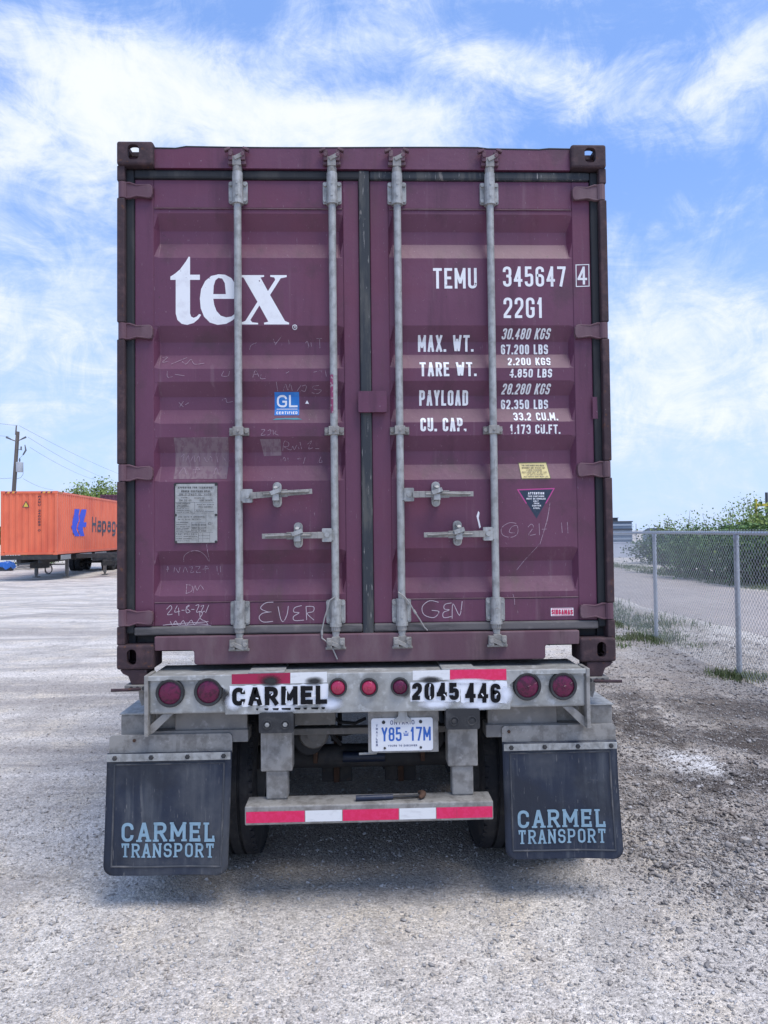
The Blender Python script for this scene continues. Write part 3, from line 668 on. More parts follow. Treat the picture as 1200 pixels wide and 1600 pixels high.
def handle(d, hub, tip, ret):
    hx, hz = PX(*hub, .01); tx, tz = PX(*tip, .0); rx, rz = PX(*ret, .03); s = 1 if tx > hx else -1
    m = MB(); m.prism(rrect(hx-.024, hx+.024, hz-.033, hz+.033, .005), -.004, .020); m.box(min(hx, hx-s*.034), max(hx, hx-s*.034), .004, .034, hz-.026, hz+.026)
    m.tube([(hx, -.004, hz), (hx, -.013, hz)], .012, 8); m.build('handle_hub', 'galvanised', d, .003)
    m = MB(); L = tx-hx
    def zz(f): return hz+(tz-hz)*f
    N = 10
    for i in range(N):
        f0, f1 = i/N, (i+1)/N; y = -.012
        h0 = .016 - .004*f0 + (.004 if .3 < f0 < .6 else 0)
        m.obox((hx+s*.018+(L-s*.018)*(f0+f1)/2, y-.004*math.sin(math.pi*min(1, (f0+f1)/2*1.6)), (zz(f0)+zz(f1))/2), ((L, 0, tz-hz), (0, 1, 0), (-(tz-hz), 0, L)), (abs(L-s*.018)/N*.505, .006, h0))
    m.tube([(hx+L*.25, -.020, zz(.25)), (hx+L*.48, -.030, zz(.48)+.004), (hx+L*.95, -.021, zz(.95))], .006, 6)
    m.build('handle_bar', 'galvanised_dirty', d, .002)
    m = MB(); m.prism(rrect(rx-.021, rx+.021, rz-.062, rz+.062, .020), .030, Y0-.0005)
    m.tube([(rx, .0305, rz+.043), (rx, .018, rz+.043)], .012, 8); m.tube([(rx, .0305, rz-.043), (rx, .018, rz-.043)], .012, 8)
    m.box(rx-.018, rx+.018, -.022, .0302, rz-.030, rz-.014); m.box(rx-.015, rx+.015, -.032, -.0195, rz-.031, rz+.006)
    m.obox((rx, -.030, rz+.012), ((1,0,.35),(0,1,0),(-.35,0,1)), (.026, .010, .010)); m.tube([(rx, -.004, rz+.005), (rx, -.030, rz+.034)], .010, 8)
    m.build('handle_catch', 'galvanised', d, .002)
handle(doorL, (387, 775), (488, 768), (433, 773)); handle(doorL, (511, 836), (410, 838), (466, 836))
handle(doorR, (639, 773), (739, 772), (681, 772)); handle(doorR, (762, 834), (662, 836), (715, 833))

# ---- lettering on the doors
def px2(pts, Y=Y0): return [PX(x, y, Y) for x, y in pts]
def crop(pts, ox, oy, k): return [(ox+x/k, oy+y/k) for x, y in pts]
p = Paint()
T_ = [(375,603),(362,625),(335,662),(312,682),(289,697),(289,712),(314,712),(314,870),(322,900),(342,918),(368,923),(398,914),(420,896),(433,876),(424,872),(412,884),(398,890),(386,884),(381,868),(381,712),(427,712),(427,688),(381,688),(381,605)]
Eo = [(606,801),(604,770),(595,735),(575,704),(545,688),(515,686),(480,694),(452,718),(433,755),(427,800),(431,845),(447,885),(474,912),(510,923),(550,918),(580,902),(606,874),(598,866),(575,884),(550,888),(525,880),(505,858),(494,828),(490,801)]
Eh = [(490,779),(492,740),(500,714),(514,703),(532,706),(544,728),(549,779)]
X_ = [(612,690),(728,690),(728,698),(711,701),(746,765),(780,712),(776,701),(757,698),(757,690),(834,690),(834,699),(806,705),(756,783),(826,905),(845,913),(845,921),(728,921),(728,913),(748,908),(706,832),(664,900),(672,911),(700,914),(700,921),(613,921),(613,914),(640,905),(697,815),(632,702),(612,698)]
cr = lambda q: px2(crop(q, 170, 200, 3))
p.poly(cr(T_)).poly(cr(Eo), [cr(Eh)]).poly(cr(X_)).build('lettering', 'white_lettering', doorL, ysurf, cuts=CUTS)
p = Paint(); c0 = PX(460.5, 511); p.stroke([(c0[0]+.011*math.cos(a), c0[1]+.011*math.sin(a)) for a in np.linspace(0, 6.28, 14)], .003)
p.text('R', c0[0]-.004, c0[0]+.005, c0[1]-.006, c0[1]+.006, .002).build('lettering', 'white_lettering', doorL, ysurf, cuts=CUTS)
def tline(string, xl, xr, yt, yb, t, mat='white_lettering', d=None, slant=0, gap=.28, ytr=None, name='lettering', ends=0.0, slab=False, Y=Y0, surf=ysurf, parent=None):
    xs0, zb = PX(xl, yb, Y); xs1, zbr = PX(xr, yb+((ytr-yt) if ytr else 0), Y); _, zt = PX(xl, yt, Y)
    return Paint().text(string, xs0, xs1, (zb, zbr), zt, t, gap, slant, slab, ends)
BIG = .0165; SM = .0095
for (st, xl, xr, yt, yb, tt, sl, mt) in [
    ('TEMU', 677, 745, 419, 451, .0138, 0, 'white_lettering'), ('345647', 786, 884, 416.5, 448, .0138, 0, 'white_lettering'), ('4', 902, 917, 417, 445, .0118, 0, 'white_lettering'), ('22G1', 787, 849, 465, 497, .0138, 0, 'white_lettering'),
    ('MAX. WT.', 654, 741, 522, 547, .0118, 0, 'white_lettering'), ('TARE WT.', 656, 744, 565, 588, .0118, 0, 'white_lettering'), ('PAYLOAD', 656, 733, 608.5, 632, .0118, 0, 'white_lettering'), ('CU. CAP.', 657, 728, 652.5, 674, .0118, 0, 'worn_lettering'),
    ('30.480 KGS', 785, 860, 512.5, 528, .0080, .14, 'white_lettering'), ('67.200 LBS', 785, 859, 535.5, 551, .0085, 0, 'white_lettering'), ('2.200 KGS', 794, 861, 557, 570.5, .0080, .06, 'worn_lettering'), ('4.850 LBS', 796, 862, 576.5, 590, .0080, .06, 'worn_lettering'),
    ('28.280 KGS', 785, 860, 599, 614.5, .0080, .14, 'white_lettering'), ('62.350 LBS', 785, 859, 622.5, 637.5, .0085, 0, 'worn_lettering'), ('33.2 CU.M.', 803, 872, 643.5, 657, .0080, 0, 'white_lettering'), ('1.173 CU.FT.', 797, 875, 663.5, 678, .0080, 0, 'worn_lettering')]:
    tline(st, xl, xr, yt, yb, tt, slant=sl).build('lettering', mt, doorR, ysurf, cuts=CUTS)
p = Paint(); q = px2([(899.5, 414.5), (919.5, 413.8), (920, 447.5), (900, 448.2)])
for i in range(4):
    a_, b_ = np.array(q[i]), np.array(q[(i+1) % 4]); p.stroke([a_, b_], .0042, .0021)
p.build('lettering', 'white_lettering', doorR, ysurf)
# GL sticker
def rectpx(xl, yt, xr, yb, Y=Y0):
    a = PX(xl, yb, Y); b = PX(xr, yt, Y); return [(a[0], a[1]), (b[0], a[1]), (b[0], b[1]), (a[0], b[1])]
Paint().poly(rectpx(428, 611, 466.5, 648)).build('sticker', 'sticker_blue', doorL, ysurf, .0008, CUTS)
p = tline('GL', 431.5, 464, 615.5, 634.5, .0095, gap=.2); p.stroke(px2([(431, 637.5), (464, 637.3)]), .0035); p.build('sticker_print', 'sticker_white', doorL, ysurf, .0016, CUTS)
tline('CERTIFIED', 431, 464, 641.5, 646.2, .0030, gap=.5).build('sticker_print', 'sticker_white', doorL, ysurf, .0016, CUTS)
Paint().poly(px2([(425.5, 655.6), (431, 653.2), (446, 652.8), (464, 652.4), (472.5, 655.0), (459, 655.4), (446, 654.8), (434, 655.4)])).build('sticker', 'sticker_teal', doorL, ysurf, .0008, CUTS)
Paint().poly(px2([(476, 628.5), (479, 623.5), (482, 629)])).build('paint_chip', 'sticker_white', doorL, ysurf, .0008, CUTS)
# approval placard
m = MB(); q = rectpx(274.5, 756, 339.5, 848.5); m.prism([(x, z) for x, z in rrect(q[0][0], q[1][0], q[0][1], q[2][1], .006)], Y0-.006, Y0-.001)
pl = m.build('data_plate', 'placard_metal', doorL, .001)
p = Paint(); f = lambda x, y: PX(260+x/12, 745+y/12)
def mini(p, st, x0, x1, y0, y1, t=.0016, gap=.35):
    a = f(x0, y1); b = f(x1, y1); c = f(x0, y0); p.text(st, a[0], b[0], (a[1], b[1]), c[1], t, gap)
mini(p, 'APPROVED FOR TRANSPORT', 222, 890, 185, 222, .0028); mini(p, 'UNDER CUSTOMS SEAL', 285, 830, 255, 290, .0028)
rowsL = [('GB C 2407 GL 4105', 250, 850, 318, 352), ('TYPE', 290, 400, 385, 405), ('OWNERS NO', 530, 720, 390, 410), ('SM 20 05', 250, 480, 428, 462), ('TEMU 3456474', 630, 870, 428, 462),
 ('TIMBER COMPONENT', 195, 460, 490, 510), ('TREATMENT', 205, 400, 525, 545), ('IM RADALEUM', 205, 440, 555, 575), ('DATE 10 2012', 205, 440, 590, 606), ('MANUFACTURED', 205, 440, 622, 640), ('FLOOR RATED TO', 205, 500, 655, 678),
 ('MADE BY WORKS', 590, 900, 515, 530), ('CHINA ASSEMBLY', 610, 880, 550, 585), ('SERIAL', 570, 720, 618, 635), ('CERTIFIED CONTAINER', 560, 900, 650, 668),
 ('CSC SAFETY APPROVAL', 240, 740, 735, 768), ('GB GL 8104 05 2012', 235, 660, 790, 812), ('DATE MANUFACTURED', 210, 430, 848, 866), ('IDENTIFICATION', 210, 410, 888, 906), ('MAX GROSS MASS', 210, 460, 928, 946), ('ALLOW STACKING', 210, 440, 960, 978), ('RACKING TEST', 210, 420, 988, 1004), ('END WALL STRENGTH', 210, 480, 1016, 1034),
 ('30480 KG 67200', 500, 770, 880, 920), ('192000 KG 423280', 500, 770, 940, 975), ('15240 KG 33600', 500, 770, 1000, 1030), ('ACEP', 800, 890, 850, 905), ('FIRST EXAM DATE', 210, 600, 1062, 1088), ('NEXT INSPECTION', 210, 600, 1110, 1126), ('OWNER ADDRESS', 210, 500, 1150, 1170), ('HAMILTON', 210, 460, 1192, 1208)]
for st, a, b, c, d_ in rowsL: mini(p, st, a, b, c, d_)
for seg_ in [((190, 485), (920, 485)), ((560, 485), (560, 690)), ((190, 698), (920, 698)), ((245, 312), (860, 312)), ((245, 358), (860, 358)), ((770, 720), (770, 1030)), ((500, 855), (770, 855)), ((500, 855), (500, 1030)), ((500, 1040), (900, 1040)), ((640, 860), (640, 1030)), ((190, 1050), (620, 1050)), ((630, 1050), (630, 1220)), ((840, 1040), (840, 1220)), ((710, 1050), (710, 1220)), ((630, 1100), (840, 1100)), ((630, 1160), (840, 1160)), ((500, 905), (770, 905)), ((500, 985), (770, 985))]:
    p.stroke([f(*seg_[0]), f(*seg_[1])], .0016)
p.build('plate_print', 'placard_ink', doorL, lambda x, z: Y0-.006, .0004, layer=.00003)
m = MB()
for (x, y) in ((168, 150), (935, 150), (180, 720), (935, 716), (185, 1225), (935, 1215)):
    a = f(x, y); m.tube([(a[0], Y0-.004, a[1]), (a[0], Y0-.011, a[1])], .0060, 10)
m.build('rivet', 'dark_steel', doorL)
p = Paint(); 
for a_, b_ in (((160, 125), (950, 118)), ((160, 125), (165, 1235)), ((950, 118), (945, 1230)), ((165, 1235), (945, 1230))): p.stroke([f(*a_), f(*b_)], .006)
p.build('plate_sealant', 'dark_steel', doorL, ysurf, .0008)
# yellow notice, navy triangle, red and white maker's sticker
q = px2([(812.5, 723), (856, 722), (859.5, 747), (815.5, 747.8)])
Paint().poly(q).build('sticker', 'sticker_yellow', doorR, ysurf, .0009, CUTS)
p = Paint()
for (st, a, b, y0_, y1_) in [('THE CONTAINER HAS BEEN', 817, 852, 725, 727.5), ('DESIGNED AND TESTED FOR', 817, 853, 728.8, 731.3), ('2 HIGH STACKING', 824, 848, 732.5, 735), ('MAX LOAD NOT AS BE LBS', 816.5, 855, 736.2, 738.7), ('IN ANY STACKING', 824, 849, 740, 742.2), ('MAX GROSS KGS WITH LBS', 818, 856, 743.5, 746)]:
    a0 = PX(a, y1_); b0 = PX(b, y1_); c0 = PX(a, y0_); p.text(st, a0[0], b0[0], (a0[1], b0[1]), c0[1], .0014, .35)
p.build('sticker_print', 'sticker_ink', doorR, ysurf, .0018, CUTS, .00003)
p = Paint(); 
qq = px2([(812.5, 722), (856.5, 721), (860.5, 748), (815, 748.8)])
for i in range(4): p.stroke([qq[i], qq[(i+1) % 4]], .004)
p.build('sticker_border', 'sticker_ink', doorR, ysurf, .0007, CUTS)
TR = [(807.5, 764.5), (867, 762.5), (838.5, 814)]
Paint().poly(px2(TR)).build('sticker', 'sticker_pink', doorR, ysurf, .0008)
Paint().poly(px2([(810.6, 766.2), (864, 764.4), (838.3, 810.2)])).build('sticker', 'sticker_navy', doorR, ysurf, .0013)
p = Paint()
for (st, a, b, y0_, y1_, tt) in [('ATTENTION', 825, 850, 769, 772.6, .0032), ('THIS CONTAINER', 824.5, 850, 774.3, 776.6, .0018), ('MUST BE HANDLED', 822.5, 852, 778, 780.6, .0018), ('ONLY', 833, 841, 782, 784.2, .0018), ('FROM', 834, 842, 785.5, 787.6, .0018), ('CENTER', 831, 845, 789, 791.4, .0018), ('STEEL', 833, 843, 793, 795.2, .0018)]:
    a0 = PX(a, y1_); b0 = PX(b, y1_); c0 = PX(a, y0_); p.text(st, a0[0], b0[0], (a0[1], b0[1]), c0[1], tt, .35)
p.build('sticker_print', 'sticker_white', doorR, ysurf, .0020, layer=.00003)
Paint().poly(rectpx(860.5, 949.5, 895.5, 962.5)).build('sticker', 'sticker_white', doorR, lambda x, z: Y0-.0036, .0006)
p = tline('SINGAMAS', 861.5, 894.5, 952.2, 960, .0058, gap=.22); p.build('sticker_print', 'sticker_red', doorR, lambda x, z: Y0-.0036, .0012)
p = Paint(); p.stroke(px2([(862, 950.8), (894, 950.6)]), .0018); p.stroke(px2([(862, 961.5), (894, 961.3)]), .0018); p.build('sticker_print', 'sticker_red', doorR, lambda x, z: Y0-.0036, .0012)
# old tape residue and a darker repainted patch
Paint().poly(px2([(271.5, 684), (356.5, 682.5), (354, 748), (271, 748.5)])).build('tape_mark', 'tape_residue', doorL, ysurf, .0004, CUTS)
Paint().poly(px2([(406, 686), (438, 685.5), (438.5, 710.5), (411, 711.5)])).build('tape_mark', 'tape_residue', doorL, ysurf, .0004, CUTS)
# chalk and scratched writing (free strokes traced in pixels)
def chalk(d, strokes, t, mat, surf=ysurf):
    p = Paint()
    for st in strokes:
        P = [np.array(PX(*q)) for q in st]
        if len(P) > 2:                # smooth the hand
            S = []
            for i in range(len(P)-1):
                p0, p1, p2, p3 = P[max(i-1, 0)], P[i], P[i+1], P[min(i+2, len(P)-1)]
                for k in range(4):
                    u = k/4; S.append(.5*((2*p1)+(p2-p0)*u+(2*p0-5*p1+4*p2-p3)*u*u+(3*p1-p0-3*p2+p3)*u**3))
            P = S+[P[-1]]
        p.stroke(P, t)
    p.build('chalk_writing', mat, d, surf, .0012, CUTS, .00004)
k3 = lambda pts: crop(pts, 170, 700, 3)
FS = lambda x, z: Y0-.0036 if (z < 1.445) else ysurf(x, z)
chalk(doorL, [k3(q) for q in [
  [(772,722),(735,726),(712,750),(740,766),(762,768),(722,774),(705,795),(725,815),(770,812)], [(794,742),(806,800),(820,812),(836,780),(842,740)], [(905,738),(872,748),(868,768),(892,772),(866,790),(872,808),(915,806)], [(925,742),(928,806)], [(925,742),(960,744),(958,766),(930,775),(962,806)]]], .0034, 'chalk', FS)
k3r = lambda pts: crop(pts, 560, 700, 1200/410)
chalk(doorR, [k3r(q) for q in [[(366,705),(325,698),(292,725),(300,762),(345,775),(368,748),(335,742)], [(425,708),(395,715),(392,735),(415,740),(388,752),(390,775),(425,770)], [(428,780),(432,712),(462,765),(474,700)]]], .0034, 'chalk', FS)
chalk(doorL, [k3(q) for q in [[(272,756),(290,738),(296,752),(276,780),(300,778)], [(322,738),(310,768),(335,764)], [(328,748),(330,785)], [(342,760),(356,760)], [(378,735),(364,748),(382,765),(366,772),(364,752),(380,738)], [(388,756),(402,756)], [(408,738),(424,736),(412,768),(430,764)], [(432,742),(446,738),(434,768),(452,764)], [(470,735),(455,772)],
  [(255,830),(300,826),(360,830),(420,824),(470,828)], [(290,812),(300,830),(315,810),(330,832),(350,808),(365,830),(388,806),(402,828),(425,800),(440,775),(428,768),(432,800),(455,812),(465,826)], [(295,836),(480,832)], [(268,828),(330,822),(440,816),(468,812)]]], .0028, 'chalk', FS)
chalk(doorL, [k3(q) for q in [[(345,535),(352,505),(385,484),(425,484),(450,505),(465,535)], [(458,450),(464,490),(467,535)], [(260,570),(272,570),(266,556),(266,584)], [(300,560),(296,585)], [(306,565),(318,585),(326,560)], [(340,585),(350,560),(362,585)], [(370,560),(385,560),(375,585),(392,582)], [(398,558),(420,558),(402,584),(424,584)], [(430,570),(460,566),(445,555),(446,586)], [(500,555),(502,584)], [(516,555),(518,584)],
  [(360,640),(362,685)], [(356,642),(385,648),(386,672),(362,682)], [(395,680),(398,645),(412,668),(424,644),(442,664)]]], .0022, 'faint_chalk', FS)
k5 = lambda pts: crop(pts, 170, 500, 3)
chalk(doorL, [k5(q) for q in [[(785,290),(790,330)], [(815,330),(828,300),(838,325),(850,298),(858,328)], [(880,330),(900,305)], [(905,308),(925,305),(918,330),(900,325)], [(985,305),(955,310),(965,322),(995,325),(978,340),(950,336)],
  [(812,610),(822,568),(842,575),(838,590),(820,592),(850,606),(860,590),(868,604),(880,585),(890,602)], [(895,570),(902,602)], [(930,580),(950,566),(935,600),(955,596)], [(985,600),(965,600)], [(812,650),(820,640),(826,656),(818,655)], [(836,642),(838,660)], [(880,648),(900,646)], [(918,640),(910,670)], [(992,638),(984,662),(998,664),(996,652)],
  [(655,132),(662,110),(688,98)], [(768,82),(778,100),(808,70)], [(775,108),(788,92)], [(840,85),(842,105)], [(920,100),(928,92),(936,118)], [(945,96),(948,118)], [(972,80),(998,80)], [(986,80),(988,124)],
  [(675,270),(688,236),(704,266)], [(680,255),(700,254)], [(715,255),(712,275),(735,275)], [(960,245),(1000,236)], [(1015,238),(1020,265)], [(830,250),(845,242)], [(715,515),(732,515),(714,540),(735,538)], [(745,520),(758,515),(756,535),(744,540)], [(770,516),(772,540)], [(785,520),(778,532),(796,540)],
  [(245,170),(268,168),(248,194),(275,190)], [(290,205),(360,170)], [(340,190),(360,205),(380,180),(400,205),(445,200)], [(275,240),(276,268),(300,266)], [(310,255),(355,262)], [(540,240),(530,262),(560,262),(566,240)], [(320,380),(342,402)], [(342,376),(322,404)], [(350,392),(368,382)],
  [(525,370),(542,362),(548,380),(575,376)], [(330,640),(345,625),(340,660)], [(352,660),(366,632),(372,664),(392,630),(396,662),(414,634),(420,662)], [(440,640),(455,662),(470,636),(478,660)], [(500,636),(505,664)], [(530,640),(545,660)], [(325,720),(345,690),(360,722)], [(390,700),(420,700),(405,688),(402,724)], [(490,722),(498,690),(512,722)]]], .0022, 'faint_chalk')
chalk(doorR, [k3r(q) for q in [[(722,345),(690,342),(655,365),(660,398),(700,408),(728,390),(725,355),(700,362),(690,385),(715,388)], [(775,362),(790,348),(800,362),(778,398),(812,394)], [(826,345),(828,398)], [(838,372),(860,370)], [(928,340),(932,388)], [(955,338),(958,390)], [(876,250),(862,330),(830,440)], [(826,440),(770,510),(730,560)], [(872,280),(866,318),(858,350)], [(706,868-200),(712,690),(714,716)]]], .0026, 'faint_chalk')
Paint().poly(px2(crop([(548,288),(554,296),(550,320),(560,362),(553,368),(546,335),(540,312)], 560, 700, 1200/410))).build('paint_chip', 'sticker_white', doorR, ysurf, .0010, CUTS)
# magenta paint run on the second rod and touch-up patch on the right edge
m = MB(); z0_, z1_ = PX(520, 645, .0)[1], PX(518, 585, .0)[1]; m.tube([(-.170, .0085, z0_), (-.171, .0085, z1_)], [.0080, .0095], 8); m.build('paint_run', 'touch_up_paint', doorL)
Paint().poly(px2([(924, 621), (931, 621.5), (932.5, 655), (924.5, 655)])).build('paint_patch', 'purple_paint', doorR, lambda x, z: Y0-.0165, .0006)

# wire seals hanging from the inner rods (things of their own)
def seal(label, pts):
    m = MB(); P = [(PX(x, y, yy)[0], yy, PX(x, y, yy)[1]) for x, y, yy in pts]
    m.tube(P, .0036, 6); x, yy, z = P[-1]
    m.lathe([(0, 0), (.006, 0), (.006, .022), (0, .022)], P[len(P)//2], (P[len(P)//2+1][0]-P[len(P)//2][0], 0, P[len(P)//2+1][2]-P[len(P)//2][2]), 8)
    o = m.build('wire_seal', 'wire_rope', None, 0, True); tag(o, label, 'wire seal', 'wire seals on the lock rods')
seal('twisted wire seal hanging from the left door rod, its tail over the sill', [(524, 932, -.004), (515, 938, -.005), (512, 950, -.008), (507, 966, .005), (503, 985, .008), (503, 997, .006), (511, 1003, 0), (520, 1014, .0), (527, 1030, .006)])
seal('short wire seal hanging from the right door rod beside the chalk writing', [(622, 925, -.004), (632, 932, -.006), (640, 942, .0), (646, 953, .010), (656, 968, .020), (663, 980, .028), (668, 985, .030)])

# ================================================================== the chassis trailer under it
tr = thing('chassis_trailer', (0, 0, 0), 'grey container chassis trailer with red tail lights, black mud flaps and striped rear bumper', 'trailer')
YB = -.085
m = MB(); m.box(-1.040, 1.036, YB, .20, .938, 1.118)
beam = m.build('rear_beam', 'galvanised_beam', tr, .012, seg=3)
T, B = 1.121, .934
po = [(-1.044, T), (-1.044, T-.022), (-.735, T-.022), (-.680, T-.072), (-.680, B), (.668, B), (.668, T-.072), (.722, T-.022), (1.040, T-.022), (1.040, T)]
m = MB(); m.prism(po[::-1], YB-.016, YB-.0005); m.build('face_plate', 'galvanised_beam', tr, .004)
for (x0, x1) in ((-.575, -.405), (.345, .505)):
    m = MB(); m.box(x0, x1, YB+.004, .17, 1.1185, 1.1285); m.build('bearing_pad', 'galvanised', tr, .003)
for sx, xe in ((-1, -1.046), (1, 1.042)):
    m = MB(); zb = PX(232 if sx < 0 else 914, 1150 if sx < 0 else 1137, YB)[1]
    m.prism([(xe-.009, zb), (xe+.009, zb), (xe+.009, T+.002), (xe-.009, T+.002)], YB-.020, .03); m.build('end_plate', 'galvanised_dirty', tr, .003)
    g = [(xe-sx*.010, zb+.004), (xe-sx*.098, .936), (xe-sx*.150, .936), (xe-sx*.052, .870), (xe-sx*.010, zb-.0)]
    m = MB(); m.prism([(xe-sx*.010, zb+.002), (xe-sx*.028, zb+.012), (xe-sx*.118, .937), (xe-sx*.070, .937), (xe-sx*.010, .886)] , YB+.012, YB+.020); m.build('gusset', 'galvanised_dirty', tr, .002)
# lamps
def lamp(x, z, r, lens, name):
    y = YB-.0005 if r > .05 else YB-.0165
    m = MB(); m.lathe([(r*.60, 0), (r, 0), (r*1.0, -.012), (r*.93, -.020), (r*.80, -.018), (r*.76, -.006)], (x, y, z), (0, 1, 0), 36)
    o = m.build(name, 'black_rubber', tr, 0, True)
    m = MB(); m.lathe([(r*.775, -.004), (r*.775, -.012), (r*.60, -.018), (r*.35, -.0215), (r*.16, -.0225), (r*.14, -.0265), (r*.05, -.0265), (0, -.0265)] if r < .05 else [(r*.775, -.004), (r*.775, -.012), (r*.60, -.0165), (r*.35, -.020), (.002, -.022), (0, -.022)], (x, y, z), (0, 1, 0), 36)
    m.build('lens', lens, o, 0, True)
    if r > .05:      # moulded ribs in the lens
        m = MB()
        for k in range(3): q = math.pi*k/3+.35; m.tube([(x-math.cos(q)*r*.70, y-.0135, z-math.sin(q)*r*.70), (x, y-.0215, z), (x+math.cos(q)*r*.70, y-.0135, z+math.sin(q)*r*.70)], .0022, 5)
        m.build('lens_rib', 'red_lens', o)
for (px_, py_) in ((265.5, 1083), (325.5, 1081), (824, 1072.5), (880, 1072)):
    x, z = PX(px_, py_, YB-.012); lamp(x, z, .067, 'red_lens', 'tail_light')
for (px_, py_, l) in ((528, 1074.5, 'bright_red_lens'), (576.5, 1074.5, 'bright_red_lens'), (625, 1073.5, 'red_lens')):
    x, z = PX(px_, py_, YB-.03); lamp(x, z, .0435, l, 'marker_light')
# reflective tape, stencilled plates and overspray on the beam
YF = YB-.016; sf = lambda x, z: YF
Q = lambda pts: px2(pts, YF)
Paint().poly(Q([(362, 1053.5), (453.5, 1051), (453.5, 1068), (362, 1069)])).build('reflective_tape', 'dark_red_tape', beam, sf, .0006)
Paint().poly(Q([(453.8, 1051), (511, 1049.5), (511, 1066), (453.8, 1068)])).build('reflective_tape', 'white_tape', beam, sf, .0006)
Paint().poly(Q([(703, 1046.5), (791, 1045), (791.5, 1062.5), (703, 1062)])).build('reflective_tape', 'red_tape', beam, sf, .0006)
Paint().poly(Q([(645, 1048), (702.8, 1046.5), (702.8, 1062), (645, 1063)])).build('reflective_tape', 'white_tape', beam, sf, .0006)
def ragged(x0, y0, x1, y1, tilt=0, bl=1.2, n=26, seed=1):
    rr = random.Random(seed); P = []
    for i in range(n): P.append((x0+(x1-x0)*i/n, y0+tilt*i/n+rr.uniform(-bl, bl)*.8))
    for i in range(6): P.append((x1+rr.uniform(-bl, bl)*.6, y0+tilt+(y1-y0)*i/6))
    for i in range(n): P.append((x1-(x1-x0)*i/n, y1+tilt*(1-i/n)+rr.uniform(-bl, bl*(2.2 if rr.random() < .25 else .8))))
    for i in range(6): P.append((x0+rr.uniform(-bl, bl)*.6, y1-(y1-y0)*i/6))
    return P
Paint().poly(Q(ragged(358.5, 1072, 512.5, 1104, -4, 1.3, 28, 3))).build('painted_panel', 'spray_white', beam, sf, .0010)
Paint().poly(Q(ragged(641, 1066, 719, 1096.5, -1, 1.0, 18, 5))).build('painted_panel', 'spray_white', beam, sf, .0010)
Paint().poly(Q(ragged(720, 1063.5, 792, 1097, 1, 1.4, 18, 8))).build('painted_panel', 'spray_white', beam, sf, .0010)
def mist(x0, y0, x1, y1, mat, e):
    Paint().poly(Q([(x0, y1), (x1, y1), (x1, y0), (x0, y0)])).build('overspray', mat, beam, sf, e)
for i, a in enumerate([(398, 1050, 448, 1078), (470, 1054, 512, 1074), (645, 1054, 700, 1070), (618, 1060, 646, 1096), (340, 1070, 364, 1108)]):
    mist(*a, 'mist_black', .0030+i*.00012)
for i, a in enumerate([(345, 1078, 385, 1116), (490, 1084, 545, 1114), (700, 1090, 800, 1112), (640, 1090, 720, 1110), (775, 1062, 806, 1106), (395, 1096, 480, 1116), (680, 1058, 780, 1070)]):
    mist(*a, 'mist_white', .0048+i*.00012)
def stencil(st, xl, xr, yt, yb, tilt, t, seed):
    a = PX(xl, yb, YF); b = PX(xr, yb+tilt, YF); c = PX(xl, yt, YF)
    p = Paint().text(st, a[0], b[0], (a[1], b[1]), c[1], t, .24, ends=.003)
    p.build('stencil_lettering', 'black_paint', beam, sf, .0062)
stencil('CARMEL', 363, 511, 1074, 1102.5, -3.5, .0215, 1); stencil('2045', 644, 717, 1066.5, 1093.5, 0, .0195, 2); stencil('446', 727, 782, 1067, 1097, 1, .0195, 3)
# stencil bridges (slim white gaps through the letters)
p = Paint()
for (x0, y0, x1, y1) in [(381, 1076, 379.5, 1081), (380, 1096, 379, 1101), (400, 1090, 404, 1091), (427, 1083, 424, 1086), (448, 1078, 447, 1098), (488, 1086, 495, 1086), (672, 1068, 671.5, 1073), (672, 1087, 672, 1092), (693, 1084, 696, 1087), (752, 1083, 755, 1087), (774, 1086, 777, 1083)]:
    p.stroke(Q([(x0, y0), (x1, y1)]), .0052)
p.build('stencil_bridge', 'spray_white', beam, sf, .0074)
p = Paint()
for (x0, x1) in ((400, 404), (413, 420), (426, 436), (440, 455), (460, 470), (474, 480), (486, 498), (502, 508)):
    y = 1106.5-(x0-400)*.02; p.poly(Q([(x0, y), (x1, y-.2), (x1-1, y+3.2), (x0+1, y+2.6)]))
p.build('stencil_lettering', 'black_paint', beam, sf, .0062)
# twist locks beyond the beam ends
for sx in (-1, 1):
    X = lambda v: sx*v
    m = MB(); m.prism([(X(1.075), 1.131), (X(1.205), 1.131), (X(1.190), 1.112), (X(1.165), 1.100), (X(1.150), 1.060), (X(1.075), 1.060)][::sx], .01, .14)
    tl = m.build('twist_lock', 'dark_steel' if 0 else 'worn_casting', tr, .004)
    m = MB(); m.box(min(X(1.06), X(1.178)), max(X(1.06), X(1.178)), -.005, .15, 1.030, 1.0595); m.build('lock_plate', 'dusty_grey_steel', tl, .003)
    m = MB(); m.tube([(X(1.10), .06, 1.0295), (X(1.105), .06, .985), (X(1.09), .06, .962)], [.030, .022, .028], 10); m.build('lock_stem', 'dusty_grey_steel', tl)
    m = MB(); m.tube([(X(1.10), -.006, 1.043), (X(1.17), -.012, 1.040), (X(1.237), -.016, 1.040)], .0075, 8); m.build('lock_lever', 'worn_casting', tl)
    m = MB()
    for dx_ in (.085, .115, .145): m.lathe([(0, -.002), (.010, -.002), (.010, -.001)], (X(1.0+dx_), -.006, 1.045), (0, 1, 0), 8)
    m.build('hole_shade_disc', 'dark_steel', tl)  # flat dark discs on the plate; the shade of its holes put in as colour
